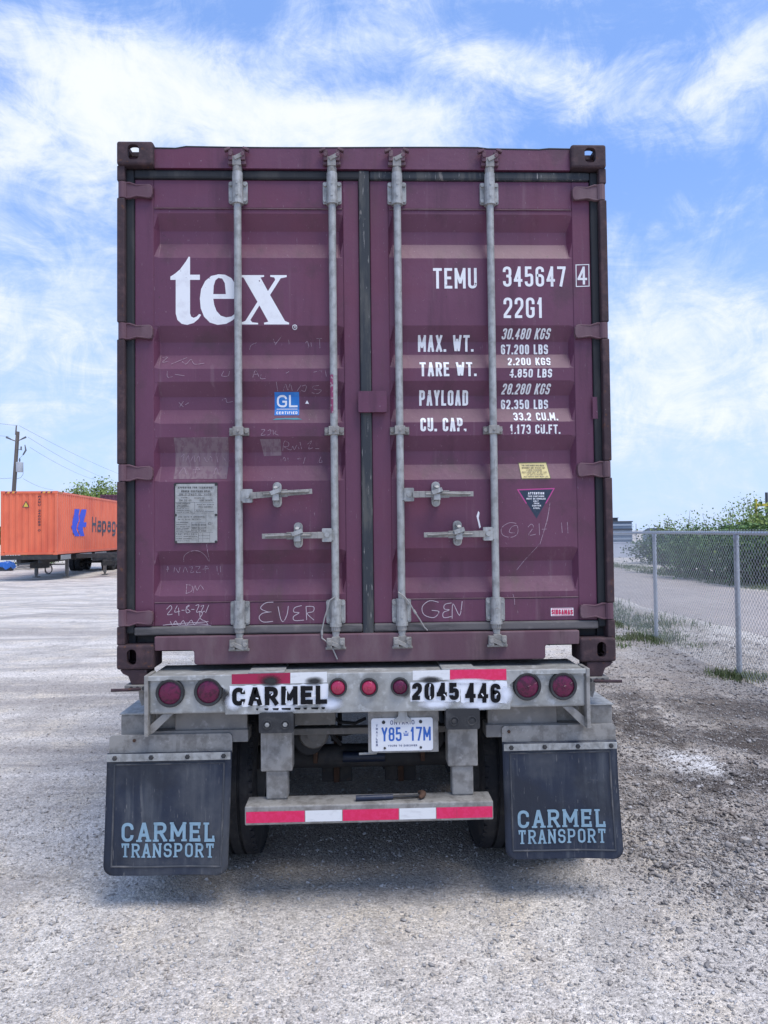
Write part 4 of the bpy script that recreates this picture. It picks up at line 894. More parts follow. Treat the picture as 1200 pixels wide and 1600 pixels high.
# outboard box beams, cross plates, flap brackets
for sx in (-1, 1):
    a0, b0 = PX(189 if sx < 0 else 917, 1117 if sx < 0 else 1102, .05), PX(228 if sx < 0 else 957, 1152 if sx < 0 else 1140, .05)
    xa, xb = sorted((a0[0], b0[0])); xa -= (.25 if sx > 0 else 0); xb += (.25 if sx < 0 else 0)
    m = MB(); m.box(xa, xb, .05, .32, b0[1]-.01, a0[1]); m.build('box_beam', 'galvanised_dirty', tr, .005)
    m = MB(); m.box(xa-.006, xb+.006, .042, .33, a0[1]+.0005, a0[1]+.007); m.build('box_cap', 'galvanised', tr, .002)
    P1, P2 = (PX(276, 1118, .04), PX(388, 1140.5, .04)) if sx < 0 else (PX(760, 1107, .04), PX(868, 1130, .04))
    m = MB(); m.box(P1[0], P2[0], .01, .04, P2[1], P1[1]+.02); m.build('cross_plate', 'dusty_grey_steel', tr, .004)
    P1, P2 = (PX(240, 1140.5, .02), PX(389, 1157, .02)) if sx < 0 else (PX(758, 1130.5, .02), PX(920, 1147, .02))
    m = MB(); m.box(P1[0], P2[0], -.004, .10, P2[1], P1[1]); m.build('cross_angle', 'dusty_grey_steel', tr, .004)
    P1, P2 = (PX(171, 1149, -.01), PX(363, 1180, -.01)) if sx < 0 else (PX(784, 1134, -.01), PX(962, 1164, -.01))
    m = MB(); m.prism(rrect(P1[0], P2[0], P2[1], P1[1], .018), -.014, -.006); m.build('flap_bracket', 'galvanised_dirty', tr, .002)
# ---- mud flaps
def flap(sx):
    if sx < 0: x0, x1, zt, zb, dx0, dx1, yb = -1.253, -.664, .742, .172, -.017, -.015, -.030
    else: x0, x1, zt, zb, dx0, dx1, yb = .642, 1.202, .756, .199, .007, .011, -.026
    def yf(x, z):
        s = (zt-z)/(zt-zb); u = (x-x0)/(x1-x0)
        return -.024 + yb*s*s + .013*math.sin(3.4*u+.8)*s*s + .004*math.sin(9*u+z*7)*s + (.008*max(0, .25-u)*4*s if sx < 0 else 0)
    nx, nz = 24, 24; vs = []; rr = .050; H = zt-zb
    for j in range(nz+1):
        s = 1-(1-j/nz)**1.0; s = j/nz; z = zt-H*(1-(1-s)**1.6); d = z-zb
        ins = rr-math.sqrt(max(0, rr*rr-(rr-d)**2)) if d < rr else 0
        q = (zt-z)/H; a = x0+dx0*q+ins; b = x1+dx1*q-ins
        for i in range(nx+1):
            x = a+(b-a)*i/nx; vs.append((x, yf(x, z), z+.004*math.sin(2.4*(i/nx))*q))
    fs = [(j*(nx+1)+i, j*(nx+1)+i+1, (j+1)*(nx+1)+i+1, (j+1)*(nx+1)+i) for j in range(nz) for i in range(nx)]
    m = MB().add(vs, fs); o = m.build('mud_flap', 'flap_rubber', tr, 0, True)
    sl = o.modifiers.new('thickness', 'SOLIDIFY'); sl.thickness = .011; sl.offset = -1
    # moulded border
    e = .036; A = x0+e; Bx = x1-e
    def fp(x, z): return (x, yf(x, z)-.0008, z)
    path = [fp(A+.004*0, zt-.045+0*i) for i in (0,)]
    pts = [(A, zt-.052), (Bx, zt-.052)]; lines = [[(A+(Bx-A)*i/12, zt-.052) for i in range(13)], [(A+dx0*.8*i/12, zt-.052-(H-.095)*i/12) for i in range(13)], [(Bx+dx1*.8*i/12, zt-.052-(H-.095)*i/12) for i in range(13)], [(A+dx0*.9+(Bx+dx1*.9-A-dx0*.9)*i/12, zb+.043) for i in range(13)]]
    for k, ln in enumerate(lines):
        MB().tube([fp(x, z) for x, z in ln], .0040+.0002*k, 6).build('moulded_border', 'flap_edge', o, 0, True)
    # strip of tread plate with bolts
    z1s, z0s = (zt-.004, zt-.036) if sx > 0 else (zt+.001, zt-.034)
    m = MB(); m.prism([(x0+.003, z0s), (x1-.003, z0s), (x1-.003, z1s), (x0+.003, z1s)], -.0405, -.036)
    st_ = m.build('clamp_strip', 'galvanised', tr, .0015)
    m = MB(); n = 22
    for i in range(n):
        xx = x0+.02+(x1-x0-.04)*i/(n-1); s = 1 if i % 2 else -1
        m.obox((xx, -.0410, (z0s+z1s)/2), ((1, 0, s), (0, 1, 0), (-s, 0, 1)), (.011, .0012, .0018))
    m.build('tread_pattern', 'galvanised', st_)
    for fr in (.07, .36, .65, .94):
        m = MB(); m.lathe([(.012, 0), (.012, -.004), (.009, -.009), (0, -.010)], (x0+(x1-x0)*fr, -.0405, (z0s+z1s)/2), (0, 1, 0), 6); m.build('bolt', 'dark_steel', st_)
    # lettering
    sfl = lambda x, z: yf(x, z)
    for st, a, b, y0_, y1_, tt, tl_ in ([('CARMEL', 188.5, 336, 1287.5, 1317, .0148, -2.5), ('TRANSPORT', 188.5, 335, 1319.5, 1341, .0098, -3.0)] if sx < 0 else [('CARMEL', 810, 946, 1268, 1295.5, .0140, -4.0), ('TRANSPORT', 811, 945.5, 1298.5, 1320, .0094, -5.0)]):
        a0 = PX(a, y1_, -.045); b0 = PX(b, y1_+tl_, -.045); c0 = PX(a, y0_, -.045)
        Paint().text(st, a0[0], b0[0], (a0[1], b0[1]), c0[1], tt, .34, slab=True).build('lettering', 'blue_lettering', o, sfl, .0022, [a0[1]+.02*i for i in range(-3, 8)])
    for q in (.3,):
        m = MB(); a0 = PX(210 if sx < 0 else 795, 1157 if sx < 0 else 1143, -.015); m.lathe([(.008, 0), (.008, -.006), (0, -.007)], (a0[0], -.014, a0[1]), (0, 1, 0), 6); m.build('bolt', 'rust', tr)
flap(-1); flap(1)
# ---- underride bumper
a0, b0 = PX(384, 1290, -.1), PX(770, 1279, -.1)
zb0, zt0 = .420, .508
m = MB(); m.prism([(-.590, zb0), (.578, zb0), (.578, zt0), (-.590, zt0)], -.105, .025)
bm_ = m.build('underride_bar', 'galvanised_dirty', tr, .006)
sfb = lambda x, z: -.105
zt1, zt2 = .432, .484
segs = [(384.5, 476, 'red_tape'), (477, 534.5, 'white_tape'), (535.5, 623, 'red_tape'), (624, 681, 'white_tape'), (682, 769.5, 'red_tape')]
for a, b, mt in segs:
    xa = PX(a, 1270, -.105)[0]; xb = PX(b, 1270, -.105)[0]
    Paint().poly([(max(xa, -.586), zt1), (min(xb, .574), zt1), (min(xb, .574), zt2), (max(xa, -.586), zt2)]).build('reflective_tape', mt, bm_, sfb, .0007)
for i_, (a, b) in enumerate((((407, 1130), (457, 1205)), ((699, 1120), (747, 1197)))):
    P1, P2 = PX(*a, -.04), PX(*b, -.04)
    m = MB(); m.box(P1[0], P2[0], -.040, .06, P2[1], .936); m.build('guard_post_sleeve', 'galvanised_dirty', tr, .006)
    cx = (P1[0]+P2[0])/2; m = MB(); m.box(cx-.052, cx+.052, -.026, .05, .5085, P2[1]+.002); m.build('guard_post', 'galvanised_dirty', tr, .008)
    P1, P2 = (PX(404.5, 1146, -.11), PX(458.5, 1113, -.11)) if i_ == 0 else (PX(697, 1140, -.11), PX(749.5, 1107, -.11))
    m = MB(); m.prism(rrect(P1[0], P2[0], P1[1], P2[1], .010), -.112, -.041); bk = m.build('dock_buffer', 'black_rubber', tr, .008)
    zz_ = (P1[1]+P2[1])/2-.008
    for fx_ in (.24, .76):
        xx = P1[0]+(P2[0]-P1[0])*fx_
        m = MB(); m.lathe([(.024, -.0005), (.024, -.003), (.019, -.004), (.016, -.0005)], (xx, -.112, zz_), (0, 1, 0), 16); m.build('bolt_ring', 'black_rubber', bk, 0, True)
        m = MB(); m.lathe([(.011, 0), (.011, -.004), (0, -.005)], (xx, -.1125, zz_), (0, 1, 0), 6); m.build('bolt', 'galvanised' if i_ == 0 else 'dark_steel', bk)
# ---- licence plate on its bracket
P1, P2 = PX(575.5, 1177, -.05), PX(684.5, 1104, -.05)
m = MB(); m.box(P1[0], P2[0], -.050, -.044, P1[1], .9375); br = m.build('plate_bracket', 'galvanised_dirty', tr, .002)
q = px2([(580.5, 1175.2), (676.5, 1171.5), (676.2, 1120.5), (580.2, 1123.2)], -.056)
x0, x1 = min(q[0][0], q[3][0]), max(q[1][0], q[2][0]); z0_, z1_ = (q[0][1]+q[1][1])/2, (q[2][1]+q[3][1])/2
m = MB(); m.prism(rrect(x0, x1, z0_, z1_, .012), -.0545, -.0515); plate = m.build('licence_plate', 'plate_white', tr, .001)
sp = lambda x, z: -.0545; FPL = lambda fx_, fz_: (x0+(x1-x0)*fx_, z0_+(z1_-z0_)*fz_)
def ptext(st, a, b, c, d_, t, mat, gap=.28, **kw):
    A_ = FPL(a, c); B_ = FPL(b, d_); Paint().text(st, A_[0], B_[0], A_[1], B_[1], t, gap, **kw).build('plate_lettering', mat, plate, sp, .0006, layer=.00005)
ptext('Y85', .165, .49, .30, .72, .0090, 'plate_blue', .20); ptext('17M', .635, .965, .30, .72, .0090, 'plate_blue', .20)
ptext('ONTARIO', .31, .70, .80, .93, .0030, 'plate_navy', .40); ptext('YOURS TO DISCOVER', .27, .74, .135, .19, .0018, 'plate_navy', .35)
A_ = FPL(.075, .14); B_ = FPL(.105, .82); Paint().text('TRAILER', A_[0], B_[0], A_[1], B_[1], .0022, vertical=True).build('plate_lettering', 'plate_navy', plate, sp, .0006, layer=.00005)
c0 = FPL(.562, .52); p = Paint(); s_ = .011
p.poly([(c0[0]-s_, c0[1]-s_*.9), (c0[0]+s_, c0[1]-s_*.9), (c0[0]+s_, c0[1]-s_*.4), (c0[0]-s_, c0[1]-s_*.4)])
for k in (-1, 0, 1): p.stroke([(c0[0]+k*s_*.7, c0[1]-s_*.35), (c0[0]+k*s_*.95, c0[1]+s_*.45)], s_*.34)
p.stroke([(c0[0], c0[1]+s_*.5), (c0[0], c0[1]+s_*1.25)], s_*.3); p.stroke([(c0[0]-s_*.45, c0[1]+s_*.9), (c0[0]+s_*.45, c0[1]+s_*.9)], s_*.3)
p.build('plate_emblem', 'plate_blue', plate, sp, .0006, layer=.00005)
m = MB()
for (a, b) in ((.20, .88), (.80, .88), (.215, .095), (.80, .095)):
    c0 = FPL(a, b); m.lathe([(.0085 if b > .5 else .006, 0), (.0085 if b > .5 else .006, -.003), (0, -.004)], (c0[0], -.0545, c0[1]), (0, 1, 0), 8)
m.build('plate_screw', 'dark_steel', plate)
# lamp tab that hangs over the plate's upper edge
c0 = PX(629, 1119, -.06); w_ = .040
m = MB(); m.prism([(c0[0]-w_, c0[1]-.026), (c0[0]+w_, c0[1]-.026), (c0[0]+w_, c0[1]-.012), (c0[0]+w_*.55, c0[1]+.002), (c0[0]+w_*.5, .937), (c0[0]-w_*.5, .937), (c0[0]-w_*.55, c0[1]+.002), (c0[0]-w_, c0[1]-.012)], -.072, -.064)
m.build('plate_lamp_tab', 'galvanised', tr, .002)
P1 = PX(561, 1178, -.02); m = MB(); m.tube([(P1[0], -.02, P1[1]), (P1[0]+.085, -.02, P1[1]+.003)], .006, 8); m.build('conduit_end', 'galvanised', tr)
# ---- frame rails, cross members and running gear
for sx in (-1, 1):
    m = MB(); x = sx*.47
    m.box(x-.006, x+.006, .201, 6.2, .78, 1.10); m.box(x-.06, x+.06, .201, 6.2, .764, .7795); m.box(x-.06, x+.06, .201, 6.2, 1.1005, 1.116)
    m.build('frame_rail', 'dark_steel', tr)
for y in (1.25, 2.2, 3.2, 4.4, 5.6):
    m = MB(); m.box(-.463, .463, y, y+.09, .86, 1.02); m.build('cross_member', 'dark_steel', tr)
m = MB(); a0, b0 = PX(458, 1149, .30), PX(578, 1138, .30); m.box(-.463, .463, .30, .36, a0[1], b0[1]+.005); m.build('cross_member', 'dusty_grey_steel', tr, .004)
a0, b0 = PX(461, 1133, .22), PX(524, 1113, .22); m = MB(); m.box(a0[0], b0[0], .21, .28, a0[1], b0[1]+.03); m.build('air_tank_bracket', 'dusty_grey_steel', tr, .004)
def wheel_mesh():
    t_ = MB(); R_ = .500; wd = .285
    prof = [(.300, -.115), (.330, -.135), (.400, -.1425), (.455, -.138), (.482, -.125), (.494, -.112), (.500, -.100)]
    for gx in (-.062, 0, .062): prof += [(.500, gx-.008), (.486, gx-.006), (.486, gx+.006), (.500, gx+.008)]
    prof += [(.500, .100), (.494, .112), (.482, .125), (.455, .138), (.400, .1425), (.330, .135), (.300, .115)]
    t_.lathe(prof, (0, 0, 0), (1, 0, 0), 56)
    lugs = MB()
    for k in range(56):
        q = 2*math.pi*k/56
        for s in (-1, 1):
            c = np.array((s*.122, math.cos(q)*.487, math.sin(q)*.487)); lugs.obox(c, ((1, 0, 0), (0, math.cos(q), math.sin(q)), (0, -math.sin(q), math.cos(q))), (.010, .0085, .014))
    r_ = MB().lathe([(.299, -.112), (.285, -.105), (.275, -.03), (.20, .0), (.12, .01), (.12, .05), (.0, .055)], (0, 0, 0), (1, 0, 0), 32)
    return t_.mesh('tyre'), lugs.mesh('tread_lug'), r_.mesh('rim')
tyre_me, lug_me, rim_me = wheel_mesh()
def finish(me, mat, sm):
    me.materials.append(MATS[mat])
    if sm: me.polygons.foreach_set('use_smooth', np.ones(len(me.polygons), bool)); me.set_sharp_from_angle(angle=R(35))
finish(tyre_me, 'tyre_rubber', 1); finish(lug_me, 'tyre_rubber', 0); finish(rim_me, 'dusty_grey_steel', 1)
def wheel(parent, x, y, z, flip=False):
    o = bpy.data.objects.new('wheel', tyre_me); COL.objects.link(o); o.parent = parent; o.location = (x, y, z); o.rotation_euler = (random.uniform(0, 6), 0, math.pi if flip else 0)
    for nm, me in (('tread_lug', lug_me), ('rim', rim_me)):
        c = bpy.data.objects.new(nm, me); COL.objects.link(c); c.parent = o
for y in (.66, 1.90):
    for x in (-.730, -1.060, .720, 1.050): wheel(tr, x, y, .497, x < 0)
    m = MB(); m.tube([(-1.0, y, .50), (1.0, y, .50)], .065, 16); m.build('axle', 'dark_steel', tr, 0, True)
    for sx in (-1, 1):
        m = MB(); m.tube([(sx*.33, y-.10, .66), (sx*.33, y-.24, .66)], .085, 16); m.build('brake_chamber', 'dark_steel', tr, .01, True)
        m = MB(); m.box(sx*.47-.045, sx*.47+.045, y-.36, y-.22, .58, .765); m.build('spring_hanger', 'dark_steel', tr, .006)
        m = MB()
        for k in range(3): m.tube([(sx*.47+0, y-.40+.06*k, .60+.018*k-.06), (sx*.47, y, .585+.018*k), (sx*.47, y+.40-.06*k, .60+.018*k-.06)], .012, 6)
        m.build('leaf_spring', 'rust', tr)
# hanging brackets with rusty straps seen below the beam
for (xa, xb, yt, yb, xm) in ((503, 551, 1160, 1220, 526), (602, 650, 1160, 1218, 626)):
    for xc in (xa, xb-20):
        P1, P2 = PX(xc, yb, .9), PX(xc+19, yt+24, .9); m = MB(); m.prism([(P1[0], P1[1]), (P2[0], P1[1]), (P2[0], P2[1]-.01), (P2[0]-.02, P2[1]), (P1[0], P2[1])], .88, .98); m.build('suspension_bracket', 'dark_steel', tr, .004)
    P1, P2 = PX(xm-4, yb+2, .87), PX(xm+4, yt, .87); m = MB(); m.box(P1[0], P2[0], .86, .875, P1[1], P2[1]+.05); m.build('strap', 'rust', tr, .002)
    P1 = PX(xm, yt-8, .87); m = MB(); m.tube([(P1[0]-.02, .87, P1[1]+.20), (P1[0]-.02, .87, P1[1]-.02)], .014, 8); m.tube([(P1[0]+.02, .87, P1[1]+.20), (P1[0]+.02, .87, P1[1]-.02)], .014, 8); m.build('air_line', 'black_rubber', tr)
P1, P2 = PX(536, 1190, .6), PX(574, 1174, .6); m = MB(); m.tube([(P1[0], .60, (P1[1]+P2[1])/2), (P2[0]+.10, .60, (P1[1]+P2[1])/2)], .03, 14); m.build('air_cylinder', 'tool_navy', tr, 0, True)
P1 = PX(425, 1188, .75); m = MB(); m.tube([(P1[0], .75, P1[1]), (P1[0]+.28, .75, P1[1]-.01)], .032, 12); m.build('torque_rod', 'dark_steel', tr, 0, True)
for pts in ([(500, 1150, .5), (515, 1146, .5), (540, 1148, .5), (575, 1138, .45)], [(520, 1118, .4), (530, 1128, .4), (555, 1130, .4), (572, 1122, .4)], [(470, 1165, .6), (480, 1180, .6), (498, 1196, .7)], [(590, 1185, .8), (600, 1200, .8), (610, 1184, .8)]):
    m = MB(); m.tube([(PX(a, b, c)[0], c, PX(a, b, c)[1]) for a, b, c in pts], .009, 8); m.build('air_line', 'black_rubber', tr, 0, True)
for (x0_, y0_) in ((-.26, .42), (.24, .46)):
    m = MB(); m.tube([(x0_, .28, .95), (x0_+.02, .30, .80), (x0_+.06, y0_, .68), (x0_+.10, y0_+.12, .60)], .011, 8); m.build('air_line', 'black_rubber', tr, 0, True)
for sx in (-1, 1):
    m = MB(); m.lathe([(.0, 0), (.075, 0), (.082, .02), (.082, .10), (.07, .12), (.03, .125), (.03, .15), (0, .15)], (sx*.30, .50, .70), (0, -1, 0), 20); m.build('brake_chamber', 'dusty_grey_steel', tr, 0, True)
    m = MB(); m.box(sx*.30-.012, sx*.30+.012, .52, .60, .50, .66); m.build('slack_adjuster', 'rust', tr, .004)
# front landing gear and kingpin plate, out of sight behind the wheels
for sx in (-1, 1):
    m = MB(); m.box(sx*.55-.05, sx*.55+.05, 5.0, 5.1, .12, .95); m.box(sx*.55-.11, sx*.55+.11, 4.95, 5.15, .0, .03); m.build('landing_leg', 'dark_steel', tr, .004)

# hammer lying on the bumper
hm = thing('hammer', (PX(556, 1247, -.05)[0], -.05, .508), 'dark blue handled hammer with rusty head lying on the rear bumper', 'hammer')
A_ = PX(556, 1247, -.06); B_ = PX(614, 1245, -.05); C_ = PX(662, 1244, -.04)
zh = .508+.0135
m = MB(); m.tube([(A_[0], -.066, zh), (A_[0]+.01, -.066, zh), ((A_[0]+B_[0])/2, -.062, zh), (B_[0], -.056, zh-.001)], [.0125, .0132, .0130, .0115], 14); m.build('handle', 'tool_navy', hm, 0, True)
m = MB(); m.tube([(B_[0]-.002, -.056, zh-.001), (C_[0]-.012, -.046, zh-.002)], .0065, 10); m.build('shaft', 'dark_steel', hm, 0, True)
m = MB(); m.tube([(C_[0]-.022, -.074, zh-.002), (C_[0]-.008, -.060, zh+.003), (C_[0]-.004, -.045, zh+.006), (C_[0]-.008, -.028, zh+.005), (C_[0]-.020, -.012, zh+.001)], [.008, .013, .0165, .013, .009], 10); m.build('head', 'rust', hm, 0, True)

# ================================================================== ground
def vnoise(x, y, seed=0):
    xi = np.floor(x).astype(np.int64); yi = np.floor(y).astype(np.int64); fx = x-xi; fy = y-yi
    fx = fx*fx*(3-2*fx); fy = fy*fy*(3-2*fy)
    def hsh(a, b):
        v = (a*374761393 + b*668265263 + seed*1274126177) & 0x7fffffff; v = ((v ^ (v >> 13))*1274126177) & 0x7fffffff
        return ((v ^ (v >> 16)) & 0xffff)/65535.0
    return (hsh(xi, yi)*(1-fx)+hsh(xi+1, yi)*fx)*(1-fy)+(hsh(xi, yi+1)*(1-fx)+hsh(xi+1, yi+1)*fx)*fy
def fbm(x, y, sc, seed=0, oc=4):
    a = 0; w_ = 1; t_ = 0
    for i in range(oc): a = a+w_*vnoise(x*sc*2**i+17.3*i, y*sc*2**i+9.1*i, seed+i); t_ += w_; w_ *= .5
    return a/t_-.5
def sst(v, a, b): u = np.clip((v-a)/(b-a), 0, 1); return u*u*(3-2*u)
def rubble(x, y): return sst(x, 1.10, 1.8)*sst(x, 4.6, 3.3)*sst(y+.25*fbm(x, y, 1.5, 63), -.55, .9)*sst(y, 7.5, 4.0)
def gh(x, y):
    x = np.asarray(x, float); y = np.asarray(y, float)
    z = .024*fbm(x, y, .55, 1) + .020*fbm(x, y, 3.2, 5, 4)
    z = z + .085*sst(-x, .9, 2.0)*sst(y, -.8, .8)*fbm(x*.16+y*.04, y*1.5-x*.42, 1.0, 52, 4) + .030*sst(-x, .9, 2.2)*sst(y, -1.2, .4)*fbm(x*1.2, y*2.4, 1.6, 71, 4) + .026*sst(y, 1.0, -.8)*fbm(x*1.6, y*.25, 1.0, 58, 4)
    far = sst(np.hypot(x, y-2), 6, 14); z = z*(1+1.2*far)
    z = z + rubble(x, y)*(.09*fbm(x, y, 1.1, 21)+.055*fbm(x, y, 5.5, 31, 3)+.010)
    z = z + .05*sst(np.abs(x+2.6+.12*(y-3)), .55, 0)*sst(y, 1, 6)*fbm(x, y, 1.4, 44)
    z = z - .20*sst(-x, 3.0, 13)*sst(y, 6, 24)
    return z
def axis(a, b, step, lo, hi):
    c = list(np.arange(a, b+1e-6, step)); d = step; v = b
    while v < hi: d *= 1.13; v += d; c.append(v)
    d = step; v = a; l = []
    while v > lo: d *= 1.13; v -= d; l.append(v)
    return np.array(l[::-1]+c)
gx = axis(-3.6, 5.2, .032, -2200, 2200); gy = axis(-2.4, 6.0, .032, -900, 2600)
XX, YY = np.meshgrid(gx, gy); ZZ = gh(XX, YY); nx, ny = len(gx), len(gy)
idx = np.arange(nx*ny).reshape(ny, nx)
F = np.stack([idx[:-1, :-1], idx[:-1, 1:], idx[1:, 1:], idx[1:, :-1]], -1).reshape(-1, 4)
me = np_mesh('ground', np.stack([XX, YY, ZZ], -1).reshape(-1, 3), F)
me.polygons.foreach_set('use_smooth', np.ones(len(me.polygons), bool))
def ground_mat(name, wet=True, road=False):
    m = bpy.data.materials.new(name); m.use_nodes = True; MATS[name] = m
    k = NT(m.node_tree); b = k.n['Principled BSDF']; b.inputs['Roughness'].default_value = .93; b.inputs['Specular IOR Level'].default_value = .25
    tc = k.new('ShaderNodeTexCoord').outputs['Object']
    big = k.noise(tc, .55, 6, .6); mid = k.noise(tc, 2.2, 7, .68)
    st = k.vmath('MULTIPLY', tc, (1.7, .20, 1)); trk = k.noise(st, 1.0, 6, .62)
    st2 = k.new('ShaderNodeMapping'); st2.inputs['Rotation'].default_value = (0, 0, R(-16)); st2.inputs['Scale'].default_value = (.14, 1.5, 1); k.l.new(tc, st2.inputs[0])
    trx = k.noise(st2.outputs[0], 1.0, 7, .66)
    sx_ = k.new('ShaderNodeSeparateXYZ'); k.l.new(tc, sx_.inputs[0]); lft = k.math('MULTIPLY', k.ramp(sx_.outputs[0], -.8, -2.0), k.ramp(sx_.outputs[1], -.6, .8))
    c = k.mix(k.ramp(big, .36, .66), (.48, .442, .40), (.62, .57, .515))
    c = k.mix(k.ramp(mid, .47, .62, 0, .70), c, (.62, .545, .445))
    c = k.mix(k.math('MULTIPLY', k.ramp(trk, .46, .62, 0, .65), k.math('SUBTRACT', 1.0, lft)), c, (.69, .64, .57))
    c = k.mix(k.math('MULTIPLY', k.ramp(trx, .50, .60, 0, .75), lft), c, (.69, .64, .585))
    c = k.mix(k.math('MULTIPLY', k.ramp(trx, .48, .39, 0, .70), lft), c, (.34, .305, .28))
    c = k.mix(k.ramp(k.noise(k.vmath('MULTIPLY', tc, (1.2, .8, 1)), 1.1, 8, .72), .52, .64, 0, .55), c, (.34, .31, .285))
    c = k.mix(k.ramp(k.noise(k.vmath('ADD', tc, (7, 3, 0)), 9, 6, .7), .54, .70, 0, .45), c, (.38, .355, .345))
    if road: c = k.mix(.62, c, (.36, .305, .285))
    if wet:
        s = k.new('ShaderNodeSeparateXYZ'); k.l.new(tc, s.inputs[0]); x, y = s.outputs[0], s.outputs[1]
        reg = k.math('MULTIPLY', k.math('MULTIPLY', k.ramp(x, 1.0, 1.7), k.ramp(x, 5.2, 3.9)), k.math('MULTIPLY', k.ramp(y, -1.2, 1.0), k.ramp(y, 7.5, 4.5)))
        dn = k.math('ADD', k.noise(k.vmath('MULTIPLY', tc, (1.0, .62, 1)), 1.25, 7, .68), k.math('MULTIPLY', k.math('SUBTRACT', k.noise(tc, 8, 6, .7), .5), .45))
        c = k.mix(k.math('MULTIPLY', reg, k.ramp(dn, .38, .60, .35, .85)), c, (.24, .21, .19))
        blobs = None
        for (bx_, by_, ra, rb, wt) in DAMP:
            e = k.vmath('LENGTH', k.vmath('MULTIPLY', k.vmath('SUBTRACT', tc, (bx_, by_, 0)), (1/ra, 1/rb, 0)))
            q = k.ramp(e, 1.25, .35, 0, wt); blobs = q if blobs is None else k.math('MAXIMUM', blobs, q)
        bl = k.math('SUBTRACT', k.math('MULTIPLY', blobs, 1.55), k.ramp(dn, .62, .36, 0, .9), clamp=True)
        c = k.mix(k.math('MULTIPLY', bl, .95), c, (.075, .063, .056))
        c = k.mix(k.math('MULTIPLY', k.ramp(k.vmath('LENGTH', k.vmath('MULTIPLY', k.vmath('SUBTRACT', tc, (DUST[0], DUST[1], 0)), (1/.30, 1/.42, 0))), 1.2, .35), k.ramp(k.noise(tc, 6, 6, .65), .38, .54)), c, (.66, .65, .64))
        dirt = k.math('MULTIPLY', k.ramp(x, 2.6, 3.6), k.math('MULTIPLY', k.ramp(y, 1.5, 5.0), k.ramp(x, 6.6, 5.9)))
        c = k.mix(k.math('MULTIPLY', dirt, k.ramp(mid, .38, .60, .15, .7)), c, (.30, .255, .215))
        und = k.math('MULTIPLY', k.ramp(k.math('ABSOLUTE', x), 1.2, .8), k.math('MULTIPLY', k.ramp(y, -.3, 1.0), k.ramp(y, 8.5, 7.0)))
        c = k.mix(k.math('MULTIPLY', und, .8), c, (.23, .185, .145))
    g1 = k.voro(tc, 70, 'F1', 'Color'); g2 = k.voro(tc, 165, 'F1', 'Color')
    def grey(v): 
        q = k.new('ShaderNodeSeparateColor'); k.l.new(v, q.inputs[0]); return q.outputs[0]
    f1 = k.ramp(grey(g1), 0, 1, .80, 1.27, False); f2 = k.ramp(grey(g2), 0, 1, .78, 1.28, False)
    c = k.mix(1.0, c, f1, 'MULTIPLY'); c = k.mix(1.0, c, f2, 'MULTIPLY')
    k.l.new(c, b.inputs['Base Color'])
    hgt = k.math('ADD', k.math('MULTIPLY', k.voro(tc, 70), -.011), k.math('ADD', k.math('MULTIPLY', k.voro(tc, 165), -.0065), k.math('ADD', k.math('MULTIPLY', k.noise(tc, 24, 6, .7), .011), k.math('MULTIPLY', k.noise(tc, 4, 5, .6), .016))))
    bn = k.new('ShaderNodeBump'); bn.inputs['Strength'].default_value = .75; bn.inputs['Distance'].default_value = 1.0
    k.l.new(hgt, bn.inputs['Height']); k.l.new(bn.outputs[0], b.inputs['Normal'])
def ground_px(px, py, z=.02):
    d = _fw + _r2*(px-600)/FPX - _u2*(py-800)/FPX; P = CAM + d*(z-CAM[2])/d[2]; return float(P[0]), float(P[1])
DAMP = [(*ground_px(a, b), ra, rb, wt) for a, b, ra, rb, wt in [(1015, 1140, .40, .75, .8), (965, 1120, .35, .6, .8), (1130, 1110, .75, .9, 1.0), (1180, 1150, .60, .7, 1.0), (1090, 1215, .50, .5, .85), (1190, 1215, .30, .35, .8), (1060, 1180, .3, .5, .5), (1010, 1250, .35, .3, .45), (1185, 1395, .30, .18, .7), (1060, 1330, .45, .2, .45), (985, 1095, .5, .7, .6), (1130, 1290, .5, .3, .5)]]
DUST = ground_px(1085, 1187)
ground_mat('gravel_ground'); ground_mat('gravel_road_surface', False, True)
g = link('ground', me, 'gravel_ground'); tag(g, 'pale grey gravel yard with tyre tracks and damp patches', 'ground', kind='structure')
# road beyond the fence
ys = np.concatenate([np.arange(1, 40, .8), np.arange(40, 160, 6)])
V = []; 
for y in ys:
    for j in range(9):
        x = 6.15+.02*y + (4.6+.035*y)*j/8 + .12*math.sin(y*.9+j); V.append((x, y, float(gh(x, y))+.034 + .010*math.sin(j*1.6)+(-.06 if j in (0, 8) else 0)))
F = np.array([(i*9+j, i*9+j+1, (i+1)*9+j+1, (i+1)*9+j) for i in range(len(ys)-1) for j in range(8)])
me = np_mesh('road', np.array(V), F); rd = link('road', me, 'gravel_road_surface'); tag(rd, 'brownish gravel road running beyond the chain link fence', 'road', kind='structure')

